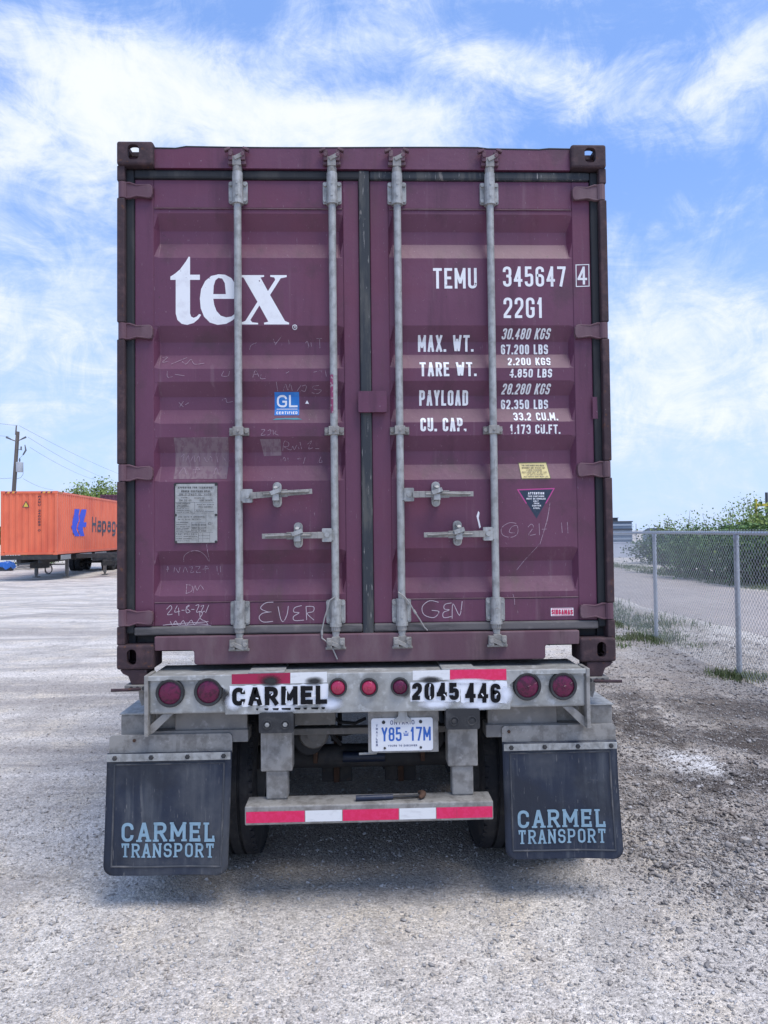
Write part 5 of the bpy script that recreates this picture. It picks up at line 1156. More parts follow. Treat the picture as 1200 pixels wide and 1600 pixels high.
# loose stones (one uncountable mass)
def stone_variants(n=10):
    out = []
    for i in range(n):
        bm = bmesh.new(); bmesh.ops.create_icosphere(bm, subdivisions=1, radius=1)
        rr = random.Random(i)
        sc = (1, rr.uniform(.55, .9), rr.uniform(.30, .58))
        cuts = [(Vector((rr.uniform(-1, 1), rr.uniform(-1, 1), rr.uniform(-1, 1))).normalized(), rr.uniform(.30, .66)) for _ in range(8)]
        for v in bm.verts:
            p = v.co.copy()
            for nrm, d in cuts:
                e = p.dot(nrm)-d
                if e > 0: p -= nrm*e
            v.co = Vector((p.x*sc[0], p.y*sc[1], p.z*sc[2]))*(1+rr.uniform(-.03, .03))
        out.append((np.array([v.co[:] for v in bm.verts]), np.array([[v.index for v in f.verts] for f in bm.faces]))); bm.free()
    return out
SV = stone_variants()
def scatter(name, xy, size, mat, sink=.25):
    n = len(xy); z = gh(xy[:, 0], xy[:, 1]); VV = []; FF = []; base = 0
    var = RNG.integers(0, len(SV), n); yaw = RNG.uniform(0, 6.283, n); tl = RNG.uniform(-.35, .35, (n, 2))
    for k, (sv_, sf_) in enumerate(SV):
        i = np.where(var == k)[0]
        if not len(i): continue
        c, s = np.cos(yaw[i])[:, None], np.sin(yaw[i])[:, None]
        P = sv_[None]*size[i][:, None, None]; X = P[..., 0]*c-P[..., 1]*s; Yv = P[..., 0]*s+P[..., 1]*c; Z = P[..., 2]+X*tl[i, :1]+Yv*tl[i, 1:]
        VV.append(np.stack([X+xy[i, :1], Yv+xy[i, 1:], Z+(z[i]+size[i]*(.45-sink))[:, None]], -1).reshape(-1, 3))
        FF.append((sf_[None]+(np.arange(len(i))*len(sv_))[:, None, None]+base).reshape(-1, 3)); base += len(i)*len(sv_)
    o = link(name, np_mesh(name, np.concatenate(VV), np.concatenate(FF)), mat); return o
mk('stone_pale', (.46, .44, .42), [((.29, .27, .25), 13, .44, .58, .9, 3), ((.60, .585, .57), 17, .52, .66, .9, 3), ((.36, .31, .26), 6, .56, .68, .8, 3)], .9, 0, None)
mk('stone_dark', (.29, .272, .258), [((.13, .115, .11), 10, .40, .60, .9, 3), ((.46, .445, .44), 15, .52, .66, .9, 3), ((.25, .21, .18), 5, .55, .68, .8, 3)], .9, 0, (90, .3, .004))
mk('stone_tan', (.34, .31, .28), [((.18, .16, .15), 12, .42, .58, .9, 3), ((.50, .48, .46), 15, .54, .66, .9, 3)], .9)
def sample(n, x0, x1, y0, y1, dens=None):
    # nearer the viewpoint more stones are worth having
    P = []
    while sum(len(q) for q in P) < n:
        u = RNG.uniform(0, 1, (n*2, 2)); d0, d1 = y0+3.479, y1+3.479
        y = 1/(1/d0+(1/d1-1/d0)*u[:, 0])-3.479; x = x0+(x1-x0)*u[:, 1]
        m_ = (np.abs(x-.03*y) < (y+3.479)*.60+.4)
        if dens is not None: m_ &= RNG.uniform(0, 1, len(x)) < dens(x, y)
        P.append(np.stack([x[m_], y[m_]], 1))
    return np.concatenate(P)[:n]
hide = lambda x, y: np.where((np.abs(x) < 1.2) & (y > 3.5), .05, 1.0)
xy = sample(85000, -6, 5.6, -1.75, 9, lambda x, y: (.25+.9*np.clip(fbm(x, y, .9, 77)+.42, 0, 1))*hide(x, y))
sz = np.clip(np.exp(RNG.normal(math.log(.0050), .52, len(xy))), .0020, .020)
o = scatter('gravel', xy, sz, 'stone_pale'); tag(o, 'small loose pale gravel strewn over the yard', 'gravel', kind='stuff')
xy = sample(40000, 1.1, 5.2, -1.8, 7.5, lambda x, y: np.clip(rubble(x, y)*1.1+.04, 0, 1)*(1-.8*np.exp(-((x-DUST[0])/.3)**2-((y-DUST[1])/.4)**2))*(.25+1.2*np.clip(fbm(x, y, 1.6, 91)+.40, 0, 1)))
sz = np.clip(np.exp(RNG.normal(math.log(.0070), .52, len(xy))), .0028, .038)
o = scatter('rubble', xy, sz, 'stone_dark', .2); tag(o, 'coarse broken stones in the damp soil right of the trailer', 'rubble', kind='stuff')
xy = sample(7000, 3.9, 7.5, 3.5, 12); sz = np.clip(np.exp(RNG.normal(math.log(.010), .5, len(xy))), .004, .035)
o = scatter('verge_stones', xy, sz, 'stone_tan', .2); tag(o, 'pale stones strewn along the foot of the fence', 'gravel', kind='stuff')
# the largest single rocks
for i, (px_, py_, s_, lab, mt) in enumerate([(1169, 1319, .047, 'pale angular rock right of the right mud flap, larger of a close pair', 'stone_pale'), (1154, 1331, .042, 'flat grey rock on the gravel in front of a paler angular rock', 'stone_dark'),
    (1141, 1224, .040, 'pale grey rock on damp soil between the mud flap and the frame edge', 'stone_pale'), (1147, 1208, .038, 'dark grey rock at the edge of the whitish dust patch', 'stone_dark'), (1116, 1292, .034, 'wide flat grey stone lying alone on the rubble', 'stone_dark'), (1104, 1502, .028, 'small dark stone alone on the smooth gravel at lower right', 'stone_dark')]):
    gx_, gy_ = ground_px(px_, py_); V_, F_ = SV[i % len(SV)]
    bm = bmesh.new(); vs_ = [bm.verts.new(p) for p in V_]; [bm.faces.new([vs_[j] for j in f]) for f in F_]
    bmesh.ops.subdivide_edges(bm, edges=bm.edges[:], cuts=1, use_grid_fill=True); rr = random.Random(i)
    for v in bm.verts: v.co = v.co*(1+rr.uniform(-.07, .07))*s_
    me = bpy.data.meshes.new('rock'); bm.to_mesh(me); bm.free(); o = link('rock', me, mt); o.location = (gx_, gy_, float(gh(gx_, gy_))+s_*.35); o.rotation_euler = (0, 0, i*1.3); tag(o, lab, 'rock', 'loose rocks beside the trailer')

# ================================================================== chain link fence on the right
FA = np.array((4.50, 4.96)); FB = np.array((4.73, 7.90)); FD = (FB-FA)/np.linalg.norm(FB-FA); SP = float(np.linalg.norm(FB-FA)); FH = 1.73
fence = thing('chain_link_fence', (FA[0], FA[1], 0), 'long galvanised chain link fence with round posts and top rail beside the yard', 'fence')
FN = np.array((FD[1], -FD[0]))
def fpt(s, z, off=0): q = FA+FD*s+FN*off; return (q[0], q[1], z)
S0, S1 = -SP*1.6, SP*7
for i in range(-1, 8):
    z0 = float(gh(*(FA+FD*SP*i)))
    m = MB(); m.tube([fpt(SP*i, z0-.1), fpt(SP*i, FH-.028)], .030, 16); po_ = m.build('post', 'fence_galv', fence, 0, True)
    m = MB(); m.lathe([(.033, -.045), (.034, -.01), (.030, .004), (.016, .010)], fpt(SP*i, FH-.022), (0, 0, 1), 16); m.build('post_cap', 'fence_galv', po_, 0, True)
    m = MB()
    for zt in (.15, .52, .9, 1.28, 1.58): m.tube([fpt(SP*i+.034*math.cos(q), zt+.006*math.sin(q), .034*math.sin(q)) for q in np.linspace(0, 6.283, 13)], .0028, 5)
    m.build('tie_wire', 'fence_wire', po_)
m = MB(); m.tube([fpt(s, FH+.006*math.sin(s*.7)) for s in np.arange(S0, S1, SP/2)], .0215, 12); m.build('top_rail', 'fence_galv', fence, 0, True)
m = MB()
for i in range(-1, 7): m.tube([fpt(SP*i+1.02, FH+.0045*0), fpt(SP*i+1.16, FH)], .0255, 12)
m.build('rail_sleeve', 'fence_galv', fence, 0, True)
pt = .036; nW = int((S1-S0)/pt); nz_ = int((FH+.04)/pt); VV = []; FF = []; r_ = .0026
zk = np.arange(nz_+1)*pt+.012
tri = [(math.cos(q), math.sin(q)) for q in (0.5, 2.6, 4.7)]
for i in range(nW):
    ph = (np.arange(nz_+1)+i) % 2; s = S0+(i+ph)*pt; off = np.where(ph == 0, -.0022, .0022)-.033
    c = FA[None]+FD[None]*s[:, None]+FN[None]*off[:, None]
    bend = np.where(ph == 0, 1, -1)
    b0 = len(VV)*3*(nz_+1)
    ring = np.stack([np.stack([c[:, 0]+FD[0]*a*r_+FN[0]*b*r_, c[:, 1]+FD[1]*a*r_+FN[1]*b*r_, zk], -1) for a, b in tri], 1).reshape(-1, 3)
    VV.append(ring)
    j = np.arange(nz_)[:, None]; kk = np.arange(3)[None]; k2 = (kk+1) % 3
    FF.append(np.stack([b0+j*3+kk, b0+j*3+k2, b0+(j+1)*3+k2, b0+(j+1)*3+kk], -1).reshape(-1, 4))
VV = np.concatenate(VV)-np.array((FA[0], FA[1], 0)); me = np_mesh('mesh', VV, np.concatenate(FF)); link('wire_mesh', me, 'fence_wire', fence)

# ================================================================== plants
def leaves(P, size, spread_up=.3, fold=.25):
    n = len(P); d = RNG.normal(0, 1, (n, 3)); d[:, 2] = d[:, 2]*.6-.15; d /= np.linalg.norm(d, axis=1)[:, None]
    a = RNG.normal(0, 1, (n, 3)); sd_ = np.cross(d, a); sd_ /= np.linalg.norm(sd_, axis=1)[:, None]+1e-9; nn = np.cross(d, sd_)
    L = (size*RNG.uniform(.6, 1.3, n))[:, None]; Wd = L*RNG.uniform(.32, .5, (n, 1))
    v = np.stack([P, P+d*L*.5+sd_*Wd+nn*Wd*fold, P+d*L, P+d*L*.5-sd_*Wd+nn*Wd*fold], 1).reshape(-1, 3)
    return v, (np.arange(n)[:, None]*4+np.arange(4)[None])
def branch_pts(base, tip, n, wob, rnd):
    base, tip = np.array(base), np.array(tip); o = []
    for i in range(n+1):
        f = i/n; o.append(base+(tip-base)*f+np.array((rnd.gauss(0, wob), rnd.gauss(0, wob), rnd.gauss(0, wob*.5)))*math.sin(math.pi*min(1, f+.1)))
    return o
def shrub(name, loc, rad, hgt, nst, nleaf, lsz, mats, label, cat, group, seed, top=.0, trunk=0.0, crown0=.15):
    """stems fan out from the foot; leaves sit on side twigs along them; `top` thins the upper shoots"""
    rnd = random.Random(seed); z0 = float(gh(loc[0], loc[1]))
    t_ = thing(name, (loc[0], loc[1], z0), label, cat, group)
    stems = MB(); A = []; Bq = []
    for i in range(nst):
        q = rnd.uniform(0, 6.283); rr = rad*math.sqrt(rnd.uniform(.02, 1)); hh = hgt*(1-.45*(rr/rad)**2)*rnd.uniform(.72, 1.0)
        tip = (rr*math.cos(q), rr*math.sin(q), hh); b = (rr*.25*math.cos(q), rr*.25*math.sin(q), trunk*.6 if trunk else 0)
        pts = branch_pts(b, tip, 7, rad*.05, rnd); stems.tube(pts, [.022*(1-.85*k/7)*(1+hgt*.12) for k in range(8)], 5)
        m_ = int(nleaf/nst)
        for k in range(m_):
            f = crown0+(1-crown0)*rnd.random()**.85; j = min(6, int(f*7)); u = f*7-j; p = pts[j]*(1-u)+pts[j+1]*u
            sp_ = rad*.34*(1.05-f*.75); p = p+np.array((rnd.gauss(0, sp_), rnd.gauss(0, sp_), rnd.gauss(0, sp_*.7)))
            if p[2] < .03: continue
            fr = p[2]/hgt
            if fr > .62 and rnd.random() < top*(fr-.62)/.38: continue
            (Bq if (fr > .60 and rnd.random() < .85) or rnd.random() < .10 else A).append(p)  # second leaf colour goes mostly to the upper part
    if trunk: stems.tube([(0, 0, -.1), (.03, .02, trunk*.35), (.0, .0, trunk*.7)], [.16, .12, .09], 10)
    stems.build('stems' if not trunk else 'trunk', 'bark' if trunk else 'twig', t_, local=True)
    for nm, P, mt in (('foliage', A, mats[0]), ('paler_foliage', Bq, mats[1])):
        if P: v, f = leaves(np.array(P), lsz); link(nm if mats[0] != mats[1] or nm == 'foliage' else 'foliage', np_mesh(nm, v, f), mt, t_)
    return t_
GB = 'shrubs beyond the gravel road'
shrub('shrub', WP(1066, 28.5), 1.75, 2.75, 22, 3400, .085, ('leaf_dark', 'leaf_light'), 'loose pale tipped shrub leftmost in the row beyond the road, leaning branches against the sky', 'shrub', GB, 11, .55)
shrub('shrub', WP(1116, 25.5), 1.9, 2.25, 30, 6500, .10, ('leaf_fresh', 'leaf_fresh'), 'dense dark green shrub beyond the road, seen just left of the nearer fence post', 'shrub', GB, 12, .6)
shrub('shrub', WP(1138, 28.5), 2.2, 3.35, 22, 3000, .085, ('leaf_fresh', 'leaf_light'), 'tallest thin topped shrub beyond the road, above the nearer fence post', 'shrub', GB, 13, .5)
shrub('shrub', WP(1184, 22.8), 1.8, 2.05, 30, 6500, .10, ('leaf_dark', 'leaf_fresh'), 'dense dark shrub beyond the road, right of the nearer fence post', 'shrub', GB, 14, .5)
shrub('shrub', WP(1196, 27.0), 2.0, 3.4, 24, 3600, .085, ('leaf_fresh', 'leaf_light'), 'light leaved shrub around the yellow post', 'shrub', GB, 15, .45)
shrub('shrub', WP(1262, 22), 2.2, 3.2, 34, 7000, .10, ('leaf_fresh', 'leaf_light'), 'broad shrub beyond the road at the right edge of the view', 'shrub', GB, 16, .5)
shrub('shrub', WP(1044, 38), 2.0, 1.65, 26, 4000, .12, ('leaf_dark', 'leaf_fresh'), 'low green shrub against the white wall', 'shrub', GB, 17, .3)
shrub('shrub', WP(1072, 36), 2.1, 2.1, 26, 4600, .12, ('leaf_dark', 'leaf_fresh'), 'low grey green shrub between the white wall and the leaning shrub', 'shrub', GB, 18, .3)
TL = WP(152, 62)
shrub('broadleaf_tree', TL, 3.7, 7.6, 34, 15000, .20, ('leaf_light', 'leaf_light'), 'bright green broadleaf tree rising behind the orange container', 'tree', None, 21, .15, 3.0, .35)
# shrubs seen low under the orange container
for i, (px_, Z_) in enumerate(((38, 52), (52, 53), (66, 51))):
    shrub('shrub', WP(px_, Z_), 1.3, 1.5, 16, 1700, .13, ('leaf_fresh', 'leaf_fresh'), 'low green shrub at the back of the yard, seen under the orange container', 'shrub', 'shrubs at the back of the yard', 31+i)
# distant tree belt that closes the horizon
def belt(label, x0, x1, Z, n, hgt):
    P = []
    for i in range(n):
        xc = x0+(x1-x0)*RNG.random(); a = W(xc, Z+RNG.uniform(-12, 12)); hh = hgt*RNG.uniform(.6, 1.15); k = 320
        q = RNG.normal(0, 1, (k, 3)); q /= np.linalg.norm(q, axis=1)[:, None]; q *= RNG.uniform(.5, 1, (k, 1))**.4
        P.append(np.stack([a[0]+q[:, 0]*hh*.7, a[1]+q[:, 1]*hh*.6, np.clip(hh*.5+q[:, 2]*hh*.52, .05, None)], -1))
    v, f = leaves(np.concatenate(P), 1.0); o = link('tree_belt', np_mesh('tree_belt', v, f), 'leaf_dark'); tag(o, label, 'trees', kind='stuff')
belt('far low belt of trees on the horizon at left', -170, -60, 190, 60, 5.0); belt('far low belt of trees on the horizon at right', 96, 230, 210, 60, 4.0)
# grass along the fence and road verge
def tufts(name, label, C, r, blades, hgt):
    P = []; 
    for (cx, cy) in C:
        q = RNG.normal(0, r, (blades, 2)); P.append(np.stack([cx+q[:, 0], cy+q[:, 1]], 1))
    P = np.concatenate(P); n = len(P); z = gh(P[:, 0], P[:, 1]); hh = hgt*RNG.uniform(.4, 1.2, n); an = RNG.uniform(0, 6.283, n); ln = RNG.uniform(.1, .8, n)*hh; wd = RNG.uniform(.003, .007, n)
    dx_, dy_ = np.cos(an), np.sin(an); b = np.stack([P[:, 0], P[:, 1], z-.005], 1); sdv = np.stack([-dy_*wd, dx_*wd, 0*wd], 1); mid_ = b+np.stack([dx_*ln*.4, dy_*ln*.4, hh*.62], 1); tip = b+np.stack([dx_*ln, dy_*ln, hh], 1)
    v = np.stack([b-sdv, b+sdv, mid_+sdv*.8, tip, mid_-sdv*.8], 1).reshape(-1, 3)
    i = np.arange(n)[:, None]*5; f = np.concatenate([i+np.array([[0, 1, 2, 4]])]); f3 = i+np.array([[4, 2, 3, 3]])
    me = bpy.data.meshes.new(name); me.from_pydata(v.tolist(), [], f.tolist()+[tuple(q[:3]) for q in f3.tolist()])
    o = link(name, me, 'grass_blade'); tag(o, label, 'grass', kind='stuff')
C = []
for i in range(80):
    s = RNG.uniform(1.9, 11)**1.0; off = RNG.normal(-.15, .42); q = FA+FD*s+FN*off; C.append((q[0], q[1]))
for i in range(10): q = FB+FD*RNG.normal(0, .12)+FN*RNG.normal(0, .10); C.append((q[0], q[1]))
for i in range(8): q = FA+FD*RNG.normal(0, .10)+FN*RNG.normal(0, .08); C.append((q[0], q[1]))
tufts('grass', 'short patchy green grass along the foot of the fence', C, .13, 85, .085)
C = [(5.4+RNG.normal(0, .35), RNG.uniform(9, 26)) for i in range(60)]+[(RNG.uniform(11.2, 12.8)+.02*y, y) for y in RNG.uniform(14, 36, 140)]
tufts('grass', 'rough grass verge on both sides of the gravel road', C, .28, 80, .15)

# ================================================================== right background: wall, shed, posts
def placed(name, px0, px1, Z, label, cat, rz=0): x, y = WP((px0+px1)/2, Z); return thing(name, (x, y, float(gh(x, y))), label, cat, None, -YAW+rz)
wl = placed('boundary_wall', 915, 1036, 46, 'low white boundary wall beyond the road, below the blue grey shed', 'wall'); L_ = 121/FPX*46/2
for i in range(3):
    m = MB(); m.box(-L_+i*2*L_/3+.012, -L_+(i+1)*2*L_/3-.012, -.1, .1, -.1, .96); m.build('wall_panel', 'wall_white', wl, .02, local=True)
m = MB(); m.box(-L_, L_, -.13, .13, .962, 1.01); m.build('coping', 'wall_white', wl, .01, local=True)
sh = placed('storage_shed', 925, 987, 62, 'blue grey shed with horizontal banded cladding behind the white wall', 'shed'); a = 62/FPX*62/2
m = MB(); m.box(-a, a, 0, 4.5, -.1, 2.50); m.build('wall', 'shed_blue', sh, local=True)
for k in range(6):
    m = MB(); m.box(-a-.03, a+.03, -.05, -.003, .18+k*.40, .33+k*.40); m.build('cladding_band', ('shed_pale', 'shed_dark', 'shed_pale')[k % 3], sh, local=True)
m = MB(); m.box(-a-.10, a+.06, -.12, 4.62, 2.502, 2.585); m.build('roof', 'shed_dark', sh, local=True)
m = MB(); m.box(-a, a-.95, .8, 3.4, 2.587, 2.86); m.box(-a-.05, a-.90, .72, 3.45, 2.862, 2.91); m.build('roof_box', 'shed_dark', sh, local=True)
hut = placed('hut', 1016, 1042, 78, 'small dark gabled hut roof seen over the fence rail', 'hut'); a = 26/FPX*78/2
m = MB(); m.box(-a, a, 0, 2.4, -.1, 1.45); m.build('wall', 'shed_pale', hut, local=True)
m = MB(); m.prism([(-a-.2, 1.46), (a+.2, 1.46), (a*.3, 1.98), (-a*.3, 1.98)], -.2, 2.6); m.build('roof', 'shed_dark', hut, local=True)
def post_thing(name, px, Z, ztop, r, label, cat, mat, group=None):
    x, y = WP(px, Z); t_ = thing(name, (x, y, float(gh(x, y))), label, cat, group, -YAW)
    m = MB(); m.tube([(0, 0, -.2), (0, 0, ztop)], [r*1.15, r], 10); m.build('shaft', mat, t_, 0, True, local=True); return t_
t_ = post_thing('utility_pole', 1042.5, 230, 4.0, .11, 'left one of two thin far poles on the horizon above the fence rail', 'pole', 'pole_wood', 'far poles'); m = MB(); m.box(-.9, .9, -.06, .06, 3.5, 3.62); m.build('crossarm', 'pole_wood', t_, local=True)
t_ = post_thing('utility_pole', 1053, 235, 3.7, .12, 'right one of two thin far poles on the horizon above the fence rail', 'pole', 'pole_wood', 'far poles'); m = MB(); m.box(-.9, .9, -.06, .06, 3.2, 3.32); m.build('crossarm', 'pole_wood', t_, local=True)
post_thing('steel_post', 993.5, 58, 2.3, .035, 'thin grey post standing beside the blue grey shed', 'post', 'fence_galv')
yz = HZ(1181, 780, 28.6); yp = post_thing('yellow_frame', 1181.5, 28.6, yz, .055, 'yellow steel post with a crossbar standing among the shrubs', 'post', 'yellow_paint')
m = MB(); zc = HZ(1190, 789.5, 28.6); m.box(.06, 1.6, -.05, .05, zc-.06, zc+.055); m.build('crossbar', 'yellow_paint', yp, .006, local=True)
m = MB(); m.tube([(1.55, 0, 0), (1.55, 0, zc-.062)], .055, 10); m.build('shaft', 'yellow_paint', yp, local=True)
post_thing('steel_pole', 1198.5, 31, HZ(1198, 769, 31), .06, 'plain grey steel pole rising behind the yellow post', 'pole', 'shed_dark')

# ================================================================== left background: trailers, containers, pole
def box_container(name, loc, rz, H, L, paint, label, lettered):
    t_ = thing(name, loc, label, 'shipping container', None, rz); w2 = 1.219
    def corr(a0, a1, n, f, nm):          # trapezoid wall; f(along, depth) -> x, y
        p = (a1-a0)/n; pts = []
        for i in range(n): b = a0+i*p; pts += [(b, 0), (b+p*.30, 0), (b+p*.48, .036), (b+p*.80, .036), (b+p*.98, 0)]
        pts.append((a1, 0)); k = len(pts); v = [(*f(a, d), z) for z in (.14, H-.10) for a, d in pts]
        MB().add(v, [(i, i+1, k+i+1, k+i) for i in range(k-1)]).build(nm, paint, t_, local=True)
    corr(-w2+.1, w2-.1, 8, lambda a, d: (a, .03+d), 'end_wall'); corr(-w2+.1, w2-.1, 8, lambda a, d: (a, L-.03-d), 'end_wall')
    corr(.12, L-.12, int(L/.272), lambda a, d: (w2-.012-d, a), 'side_wall'); corr(.12, L-.12, int(L/.272), lambda a, d: (-w2+.012+d, a), 'side_wall')
    for sx in (-1, 1):
        for y0_, y1_ in ((0, .12), (L-.12, L)):
            m = MB(); m.box(min(sx*w2, sx*(w2-.10)), max(sx*w2, sx*(w2-.10)), y0_+.002, y1_-.002, .118, H-.118); m.build('corner_post', paint, t_, .01, local=True)
            for z in (0, H-.118): m = MB(); m.box(min(sx*(w2+.003), sx*(w2-.175)), max(sx*(w2+.003), sx*(w2-.175)), y0_-(.003 if y0_ == 0 else .04), y1_+(.04 if y0_ == 0 else .003), z, z+.118); m.build('corner_casting', paint, t_, .01, local=True)
        m = MB()
        for z0, z1 in ((.02, .139), (H-.10, H-.01)): m.box(min(sx*(w2-.003), sx*(w2-.07)), max(sx*(w2-.003), sx*(w2-.07)), .17, L-.17, z0, z1)
        m.build('side_rail', paint, t_, local=True)
    for y in (.004, L-.074):
        m = MB()
        for z0, z1 in ((.02, .139), (H-.105, H-.008)): m.box(-w2+.18, w2-.18, y, y+.07, z0, z1)
        m.build('end_rail', paint, t_, local=True)
    m = MB(); m.box(-w2+.02, w2-.02, .1, L-.1, H-.03, H-.012); m.build('roof', paint, t_, local=True)
    m = MB(); m.box(-w2+.08, w2-.08, .1, L-.1, .10, .16); m.build('floor', 'dark_steel', t_, local=True)
    return t_
OC = np.array(W(-14.8, 32.1)); orz = math.atan2(.88, 9.6)-YAW
ux = np.array((math.cos(orz), math.sin(orz))); uy = np.array((-ux[1], ux[0])); OO = OC-ux*1.219
oz = HZ(90, 867, 32.1)
oc = box_container('shipping_container', (OO[0], OO[1], oz), orz, 2.896, 12.19, 'orange_paint', 'bright orange ribbed shipping container with blue emblem and dark lettering on its long side', True)
# paint on the ribbed long side: flat strokes laid on the outer rib faces
class SidePaint(Paint):
    def put(s, name, mat, parent, f):
        o = s.build(name, mat, None, lambda x, z: 0, 0, layer=.0004); me = o.data; o.parent = parent
        for v in me.vertices: v.co = f(v.co.x, v.co.z, v.co.y)
        me.update(); return o
side = lambda a, z, d: Vector((1.219-.012+.004-d, a, z)); end = lambda a, z, d: Vector((a, .026+d, z))
def onside(px, py):                     # photograph pixel -> (distance along the long side, height above its foot)
    d = _fw + _r2*(px-600)/FPX - _u2*(py-800)/FPX
    n = np.array((ux[0], ux[1])); o0 = OC-CAM[:2]; tt = (o0@n)/(d[:2]@n); P = CAM+d*tt; q = P[:2]-OC
    return float(q@uy), float(P[2]-oz)
def cl(pts): return [onside(x/6.3158, 750+y/6.3176) for x, y in pts]
p = SidePaint()
p.poly(cl([(738,287),(788,287),(778,345),(782,400),(764,440),(756,490),(772,520),(790,555),(740,555),(722,520),(712,480),(706,462),(716,440),(716,410),(726,370),(734,330)]))
p.poly(cl([(806,290),(856,290),(846,345),(832,385),(828,418),(856,418),(850,465),(820,465),(822,500),(836,553),(796,555),(782,515),(766,475),(776,440),(790,405),(786,350)]))
p.put('emblem', 'logo_blue', oc, side)
a0 = onside(910/6.3158, 750+515/6.3176); b0 = onside(1140/6.3158, 750+510/6.3176); c0 = onside(910/6.3158, 750+362/6.3176); Hc = c0[1]-a0[1]; Lw = b0[0]-a0[0]
SidePaint().text('Hapag', a0[0], b0[0]+.02, a0[1], a0[1]+Hc, .145, .26).put('lettering', 'ink_navy', oc, side)
SidePaint().text('-Lloyd', b0[0]+.20, b0[0]+.15+Lw*1.05, a0[1], a0[1]+Hc, .145, .26).put('lettering', 'ink_navy', oc, side)
p = SidePaint(); zz_ = 2.78
p.text('HAMU 340093 0', .39, .50, 1.05, 2.70, .022, vertical=True); p.put('lettering', 'ink_navy', oc, end)
p = SidePaint(); p.poly([(-.30, 2.16), (.02, 2.16), (-.14, 2.46)]); p.put('warning_sign', 'ink_navy', oc, end)
p = SidePaint(); p.poly([(-.25, 2.185), (-.03, 2.185), (-.14, 2.40)]); p.put('warning_sign', 'hazard_yellow', oc, lambda a, z, d: Vector((a, .0245+d, z)))
for k0 in (-1.04, .50):
    for k in range(5):
        x = k0+k*.105; p = SidePaint(); p.poly([(x, 2.796), (x+.055, 2.796), (x+.10, 2.875), (x+.045, 2.875)]); p.put('hazard_stripe', 'hazard_yellow' if k % 2 else 'ink_navy', oc, lambda a, z, d: Vector((a, .0015+d, z)))
for k in range(5):
    y = .20+k*.105; p = SidePaint(); p.poly([(y, 2.800), (y+.055, 2.800), (y+.10, 2.875), (y+.045, 2.875)]); p.put('hazard_stripe', 'hazard_yellow' if k % 2 else 'ink_navy', oc, lambda a, z, d: Vector((1.219+.0005-d, a, z)))
def chassis(loc, rz, deck, label, L=12.3):
    t_ = thing('chassis_trailer', loc, label, 'trailer', 'chassis trailers parked in the yard', rz)
    for sx in (-1, 1):
        m = MB(); m.box(sx*.45-.07, sx*.45+.07, .05, L, deck-.36, deck-.02); m.build('frame_rail', 'dark_steel', t_, local=True)
        m = MB(); m.box(sx*.72-.07, sx*.72+.07, 2.7, 2.84, .14, deck-.2); m.box(sx*.72-.045, sx*.72+.045, 2.72, 2.82, .04, .15); m.box(sx*.72-.13, sx*.72+.13, 2.62, 2.92, 0, .045); m.build('landing_leg', 'dusty_grey_steel', t_, .006, local=True)
        m = MB(); m.tube([(sx*.68, 2.77, .70), (sx*.46, 3.5, deck-.3)], .03, 6); m.build('leg_brace', 'dark_steel', t_, local=True)
    m = MB(); m.box(-1.2, 1.2, -.03, .16, deck-.20, deck-.005); m.build('front_bolster', 'dark_steel', t_, .008, local=True)
    m = MB(); m.box(-1.2, 1.2, L-.2, L, deck-.22, deck-.005); m.build('rear_bolster', 'galvanised_dirty', t_, .008, local=True)
    for i, y in enumerate((1.6, 2.77, 4.6, 6.4, 8.2, 10.6)): m = MB(); m.box(-1.15, 1.15, y, y+.10, deck-.22, deck-.04); m.build('cross_member', 'dark_steel', t_, local=True)
    for (y0_, y1_, mt) in ((.6, 1.9, 'galvanised'), (3.2, 5.0, 'galvanised'), (5.6, 7.6, 'galvanised_dirty')):
        m = MB(); m.box(1.17, 1.20, y0_, y1_, deck-.24, deck-.02); m.build('side_panel', mt, t_, .004, local=True)
    m = MB(); m.tube([(-.62, 2.77, .62), (.62, 2.77, .62)], .03, 8); m.build('leg_shaft', 'dark_steel', t_, local=True)
    m = MB(); m.box(-.3, .3, .9, 1.7, deck-.62, deck-.365); m.build('gooseneck_plate', 'dark_steel', t_, .01, local=True)
    for y in (9.1, 10.35):
        for x in (-1.06, -.73, .73, 1.06): wheel(t_, x, y, .50, x < 0)
        m = MB(); m.tube([(-1, y, .5), (1, y, .5)], .065, 10); m.build('axle', 'dark_steel', t_, local=True)
    return t_
def at_along(s, off=0): return OO+uy*s+ux*off
gz = float(gh(*at_along(2.5)))
chs = chassis((OO[0], OO[1], gz), orz, oz-gz-.002, 'dark chassis trailer on landing legs carrying the orange container')
m = MB(); m.tube([(.05+.16*math.cos(q), 2.2, .40+.22*math.sin(q)) for q in np.linspace(0, 6.283, 20)], .018, 6); m.tube([(.05+.16*math.cos(q), 2.26, .42+.20*math.sin(q)) for q in np.linspace(0, 6.283, 20)], .018, 6); m.build('air_hose', 'black_rubber', chs, 0, True, local=True)
e2 = np.array(WP(163, 36.5)); e2 = e2+ux*.72-uy*2.7
chassis((e2[0], e2[1], float(gh(*e2))), orz, 1.16, 'grey empty chassis trailer parked right beside the orange container')
for k in range(2):
    a = W(-21.85+1.25, 54.6); box_container('shipping_container', (a[0], a[1], float(gh(*a))+k*2.592), R(2), 2.591, 6.06, 'maroon_paint', ('lower dark maroon container of the stack behind the orange container', 'upper dark maroon container showing above the orange container')[k], False)
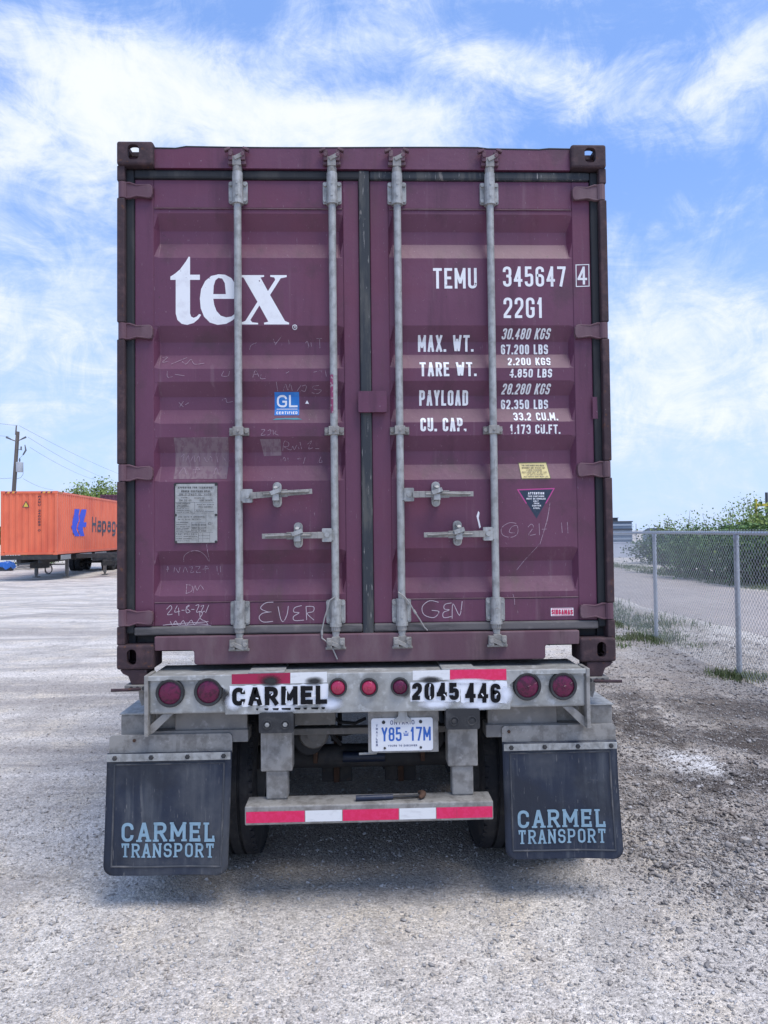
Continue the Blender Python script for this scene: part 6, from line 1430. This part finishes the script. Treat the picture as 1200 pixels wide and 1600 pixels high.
# utility pole with transformer
pb = np.array(WP(14.5, 60)); ptp = np.array(WP(27.5, 60)); ph_ = HZ(27, 665, 60)
z0 = float(gh(*pb)); up = thing('utility_pole', (pb[0], pb[1], z0), 'leaning wooden utility pole with grey transformer behind the orange container', 'utility pole', None, -YAW)
lean = float(np.linalg.norm(ptp-pb)); Hh = ph_-z0; px_at = lambda z: lean*z/Hh
m = MB(); m.tube([(0, 0, -.2), (px_at(Hh*.5), 0, Hh*.5), (px_at(Hh*.955), 0, Hh*.955)], [.20, .165, .145], 12); m.tube([(px_at(Hh*.93)-.10, -.1, Hh*.93), (px_at(Hh)-.10, -.1, Hh)], [.07, .05], 8); m.build('shaft', 'pole_wood', up, 0, True, local=True)
za = HZ(27, 687, 60)-z0; sc = 60/FPX
for s, dx_ in ((-1, -.85), (1, .82)):
    m = MB(); m.tube([(px_at(za)+s*.12, -.15, za-.12), (px_at(za)+dx_, -.15, za+.16)], [.04, .05], 8); m.build('arm', 'pole_wood', up, local=True)
    m = MB(); m.tube([(px_at(za)+dx_*.55, -.15, za+.03), (px_at(za)+dx_*1.0, -.15, za+.20)], [.055, .085], 8); m.build('insulator', 'insulator', up, 0, True, local=True)
zt_ = HZ(32, 730, 60)-z0; xt = px_at(zt_)+.42
m = MB(); m.lathe([(0, -.42), (.27, -.42), (.285, -.38), (.285, .36), (.30, .37), (.27, .41), (0, .43)], (xt, -.12, zt_), (0, 0, 1), 20); tf = m.build('transformer', 'transformer_grey', up, 0, True, local=True)
m = MB(); m.tube([(xt, -.12, zt_+.43), (xt, -.12, zt_+.62), (xt, -.12, zt_+.78)], [.05, .07, .03], 8); m.build('bushing', 'insulator', tf, 0, True, local=True)
zc_ = HZ(36, 702, 60)-z0; xc_ = px_at(zc_)
m = MB(); m.tube([(xc_, -.1, zc_+.02), (xc_+.55, -.15, zc_-.08)], .03, 6); m.build('bracket', 'insulator', up, local=True)
m = MB(); m.tube([(xc_+.45, -.15, zc_-.08), (xc_+.47, -.15, zc_+.22)], .06, 8); m.tube([(xc_+.78, -.15, zc_+.36), (xc_+.86, -.15, zc_-.10), (xc_+.62, -.15, zc_-.50)], [.035, .075, .06], 8); m.build('fuse_cutout', 'insulator', up, 0, True, local=True)
m = MB(); m.tube([(xc_+.62, -.15, zc_-.50), (xc_+.60, -.15, zt_+1.0), (xt+.05, -.12, zt_+.78)], .012, 5); m.tube([(xt+.28, -.12, zt_+.2), (xt+.30, -.12, zt_-.6), (xt+.1, -.12, zt_-.9), (px_at(zt_-1)+.15, -.05, zt_-1.0)], .016, 5); m.build('drop_lead', 'wire_grey', up, 0, True, local=True)
def span(label, p0, p1, Za, Zb, sag, left):
    x0, y0 = WP(p0[0], Za); x1, y1 = WP(p1[0], Zb); z0_, z1_ = HZ(*p0, Za), HZ(*p1, Zb); a = np.array((x0, y0, z0_)); b = np.array((x1, y1, z1_)); b = a+(b-a)*(1.15 if not left else 1.0); P = []
    for i in range(17):
        f = i/16; q = a+(b-a)*f; P.append((q[0], q[1], q[2]-sag*4*f*(1-f)))
    o = MB().tube(P, .012, 5).build('overhead_wire', 'wire_grey'); tag(o, label, 'wire', 'overhead wires on the utility pole')
for lab, p0, p1, sg in [('top overhead wire running right from the tip of the utility pole', (29, 665), (183, 738), .25), ('overhead wire running right from the arm of the utility pole', (43, 683), (156, 742.5), .3), ('overhead wire running right from the fuse of the utility pole', (46, 699), (140, 745.5), .3), ('lowest overhead wire running right from below the transformer', (36, 748), (78, 763.5), .2)]:
    span(lab, p0, p1, 60, 96 if p1[0] > 100 else 80, sg, False)
for lab, p0, p1 in [('top overhead wire running left from the tip of the utility pole', (27, 665), (-60, 652)), ('overhead wire running left from the arm of the utility pole', (13, 682), (-60, 672)), ('lowest overhead wire running left from below the transformer', (18, 747), (-60, 747))]:
    span(lab, p0, p1, 60, 50, .06, True)
# odds and ends at the far left
bx, by = WP(10.5, 41); z0 = float(gh(bx, by)); tp = thing('covered_bin', (bx, by, z0), 'small bin covered by crumpled blue sheeting at the far left', 'bin', None, -YAW)
m = MB(); m.prism([(-.30, 0), (.26, 0), (.34, .34), (-.34, .34)], -.25, .25); m.build('tub', 'shed_dark', tp, .01, local=True)
bm = bmesh.new(); bmesh.ops.create_grid(bm, x_segments=18, y_segments=14, size=1)
rr = random.Random(5)
for v in bm.verts:
    x, y = v.co.x*.40, v.co.y*.34; e = max(abs(v.co.x)-.72, abs(v.co.y)-.72, 0)
    v.co = Vector((x, y, .50+.07*math.sin(x*11)*math.cos(y*9)-e*1.15+rr.uniform(-.025, .025)))
me = bpy.data.meshes.new('sheet'); bm.to_mesh(me); bm.free(); link('sheet', me, 'tarp_blue', tp).modifiers.new('t', 'SOLIDIFY').thickness = .006
pkx, pky = WP(17, 47); pk = thing('picket_panel', (pkx, pky, float(gh(pkx, pky))), 'white slatted panel standing behind the blue covered bin', 'fence panel', None, -YAW)
for k in range(7): m = MB(); m.box(-.55+k*.165, -.55+k*.165+.085, -.01, .012, .35, 1.02+.04*(k % 2)); m.build('slat', 'white_wood', pk, local=True)
m = MB(); m.box(-.58, .58, .014, .04, .45, .53); m.box(-.58, .58, .014, .04, .85, .92); m.box(-.56, -.50, .041, .10, -.05, 1.0); m.box(.50, .56, .041, .10, -.05, 1.0); m.build('rail', 'white_wood', pk, local=True)
for i in range(9):
    x, y = WP(24+i*4.6, 43+RNG.uniform(-1, 1)); z = float(gh(x, y)); m = MB()
    m.box(-.9, .9, -.07, .07, 0, .05); o = m.build('timber_plank', 'weathered_wood', None, .004); o.location = (x, y, z+.03+.045*(i % 4)+.02*i % .1); o.rotation_euler = (RNG.uniform(-.06, .06), RNG.uniform(-.10, .10), RNG.uniform(-.5, .5))
    tag(o, 'weathered grey plank in the loose pile at the far left beside the blue covered bin', 'plank', 'loose planks at the far left')
x, y = WP(52, 44); o = MB(); o.box(-.85, .85, -.3, .3, .0, .52); t_ = thing('crate', (x, y, float(gh(x, y))), 'long dark low crate with reddish lid under the orange container', 'crate', None, -YAW+.1)
o.build('body', 'shed_dark', t_, .02, local=True); m = MB(); m.box(-.88, .88, -.33, .33, .522, .60); m.build('lid', 'maroon_paint', t_, .01, local=True)
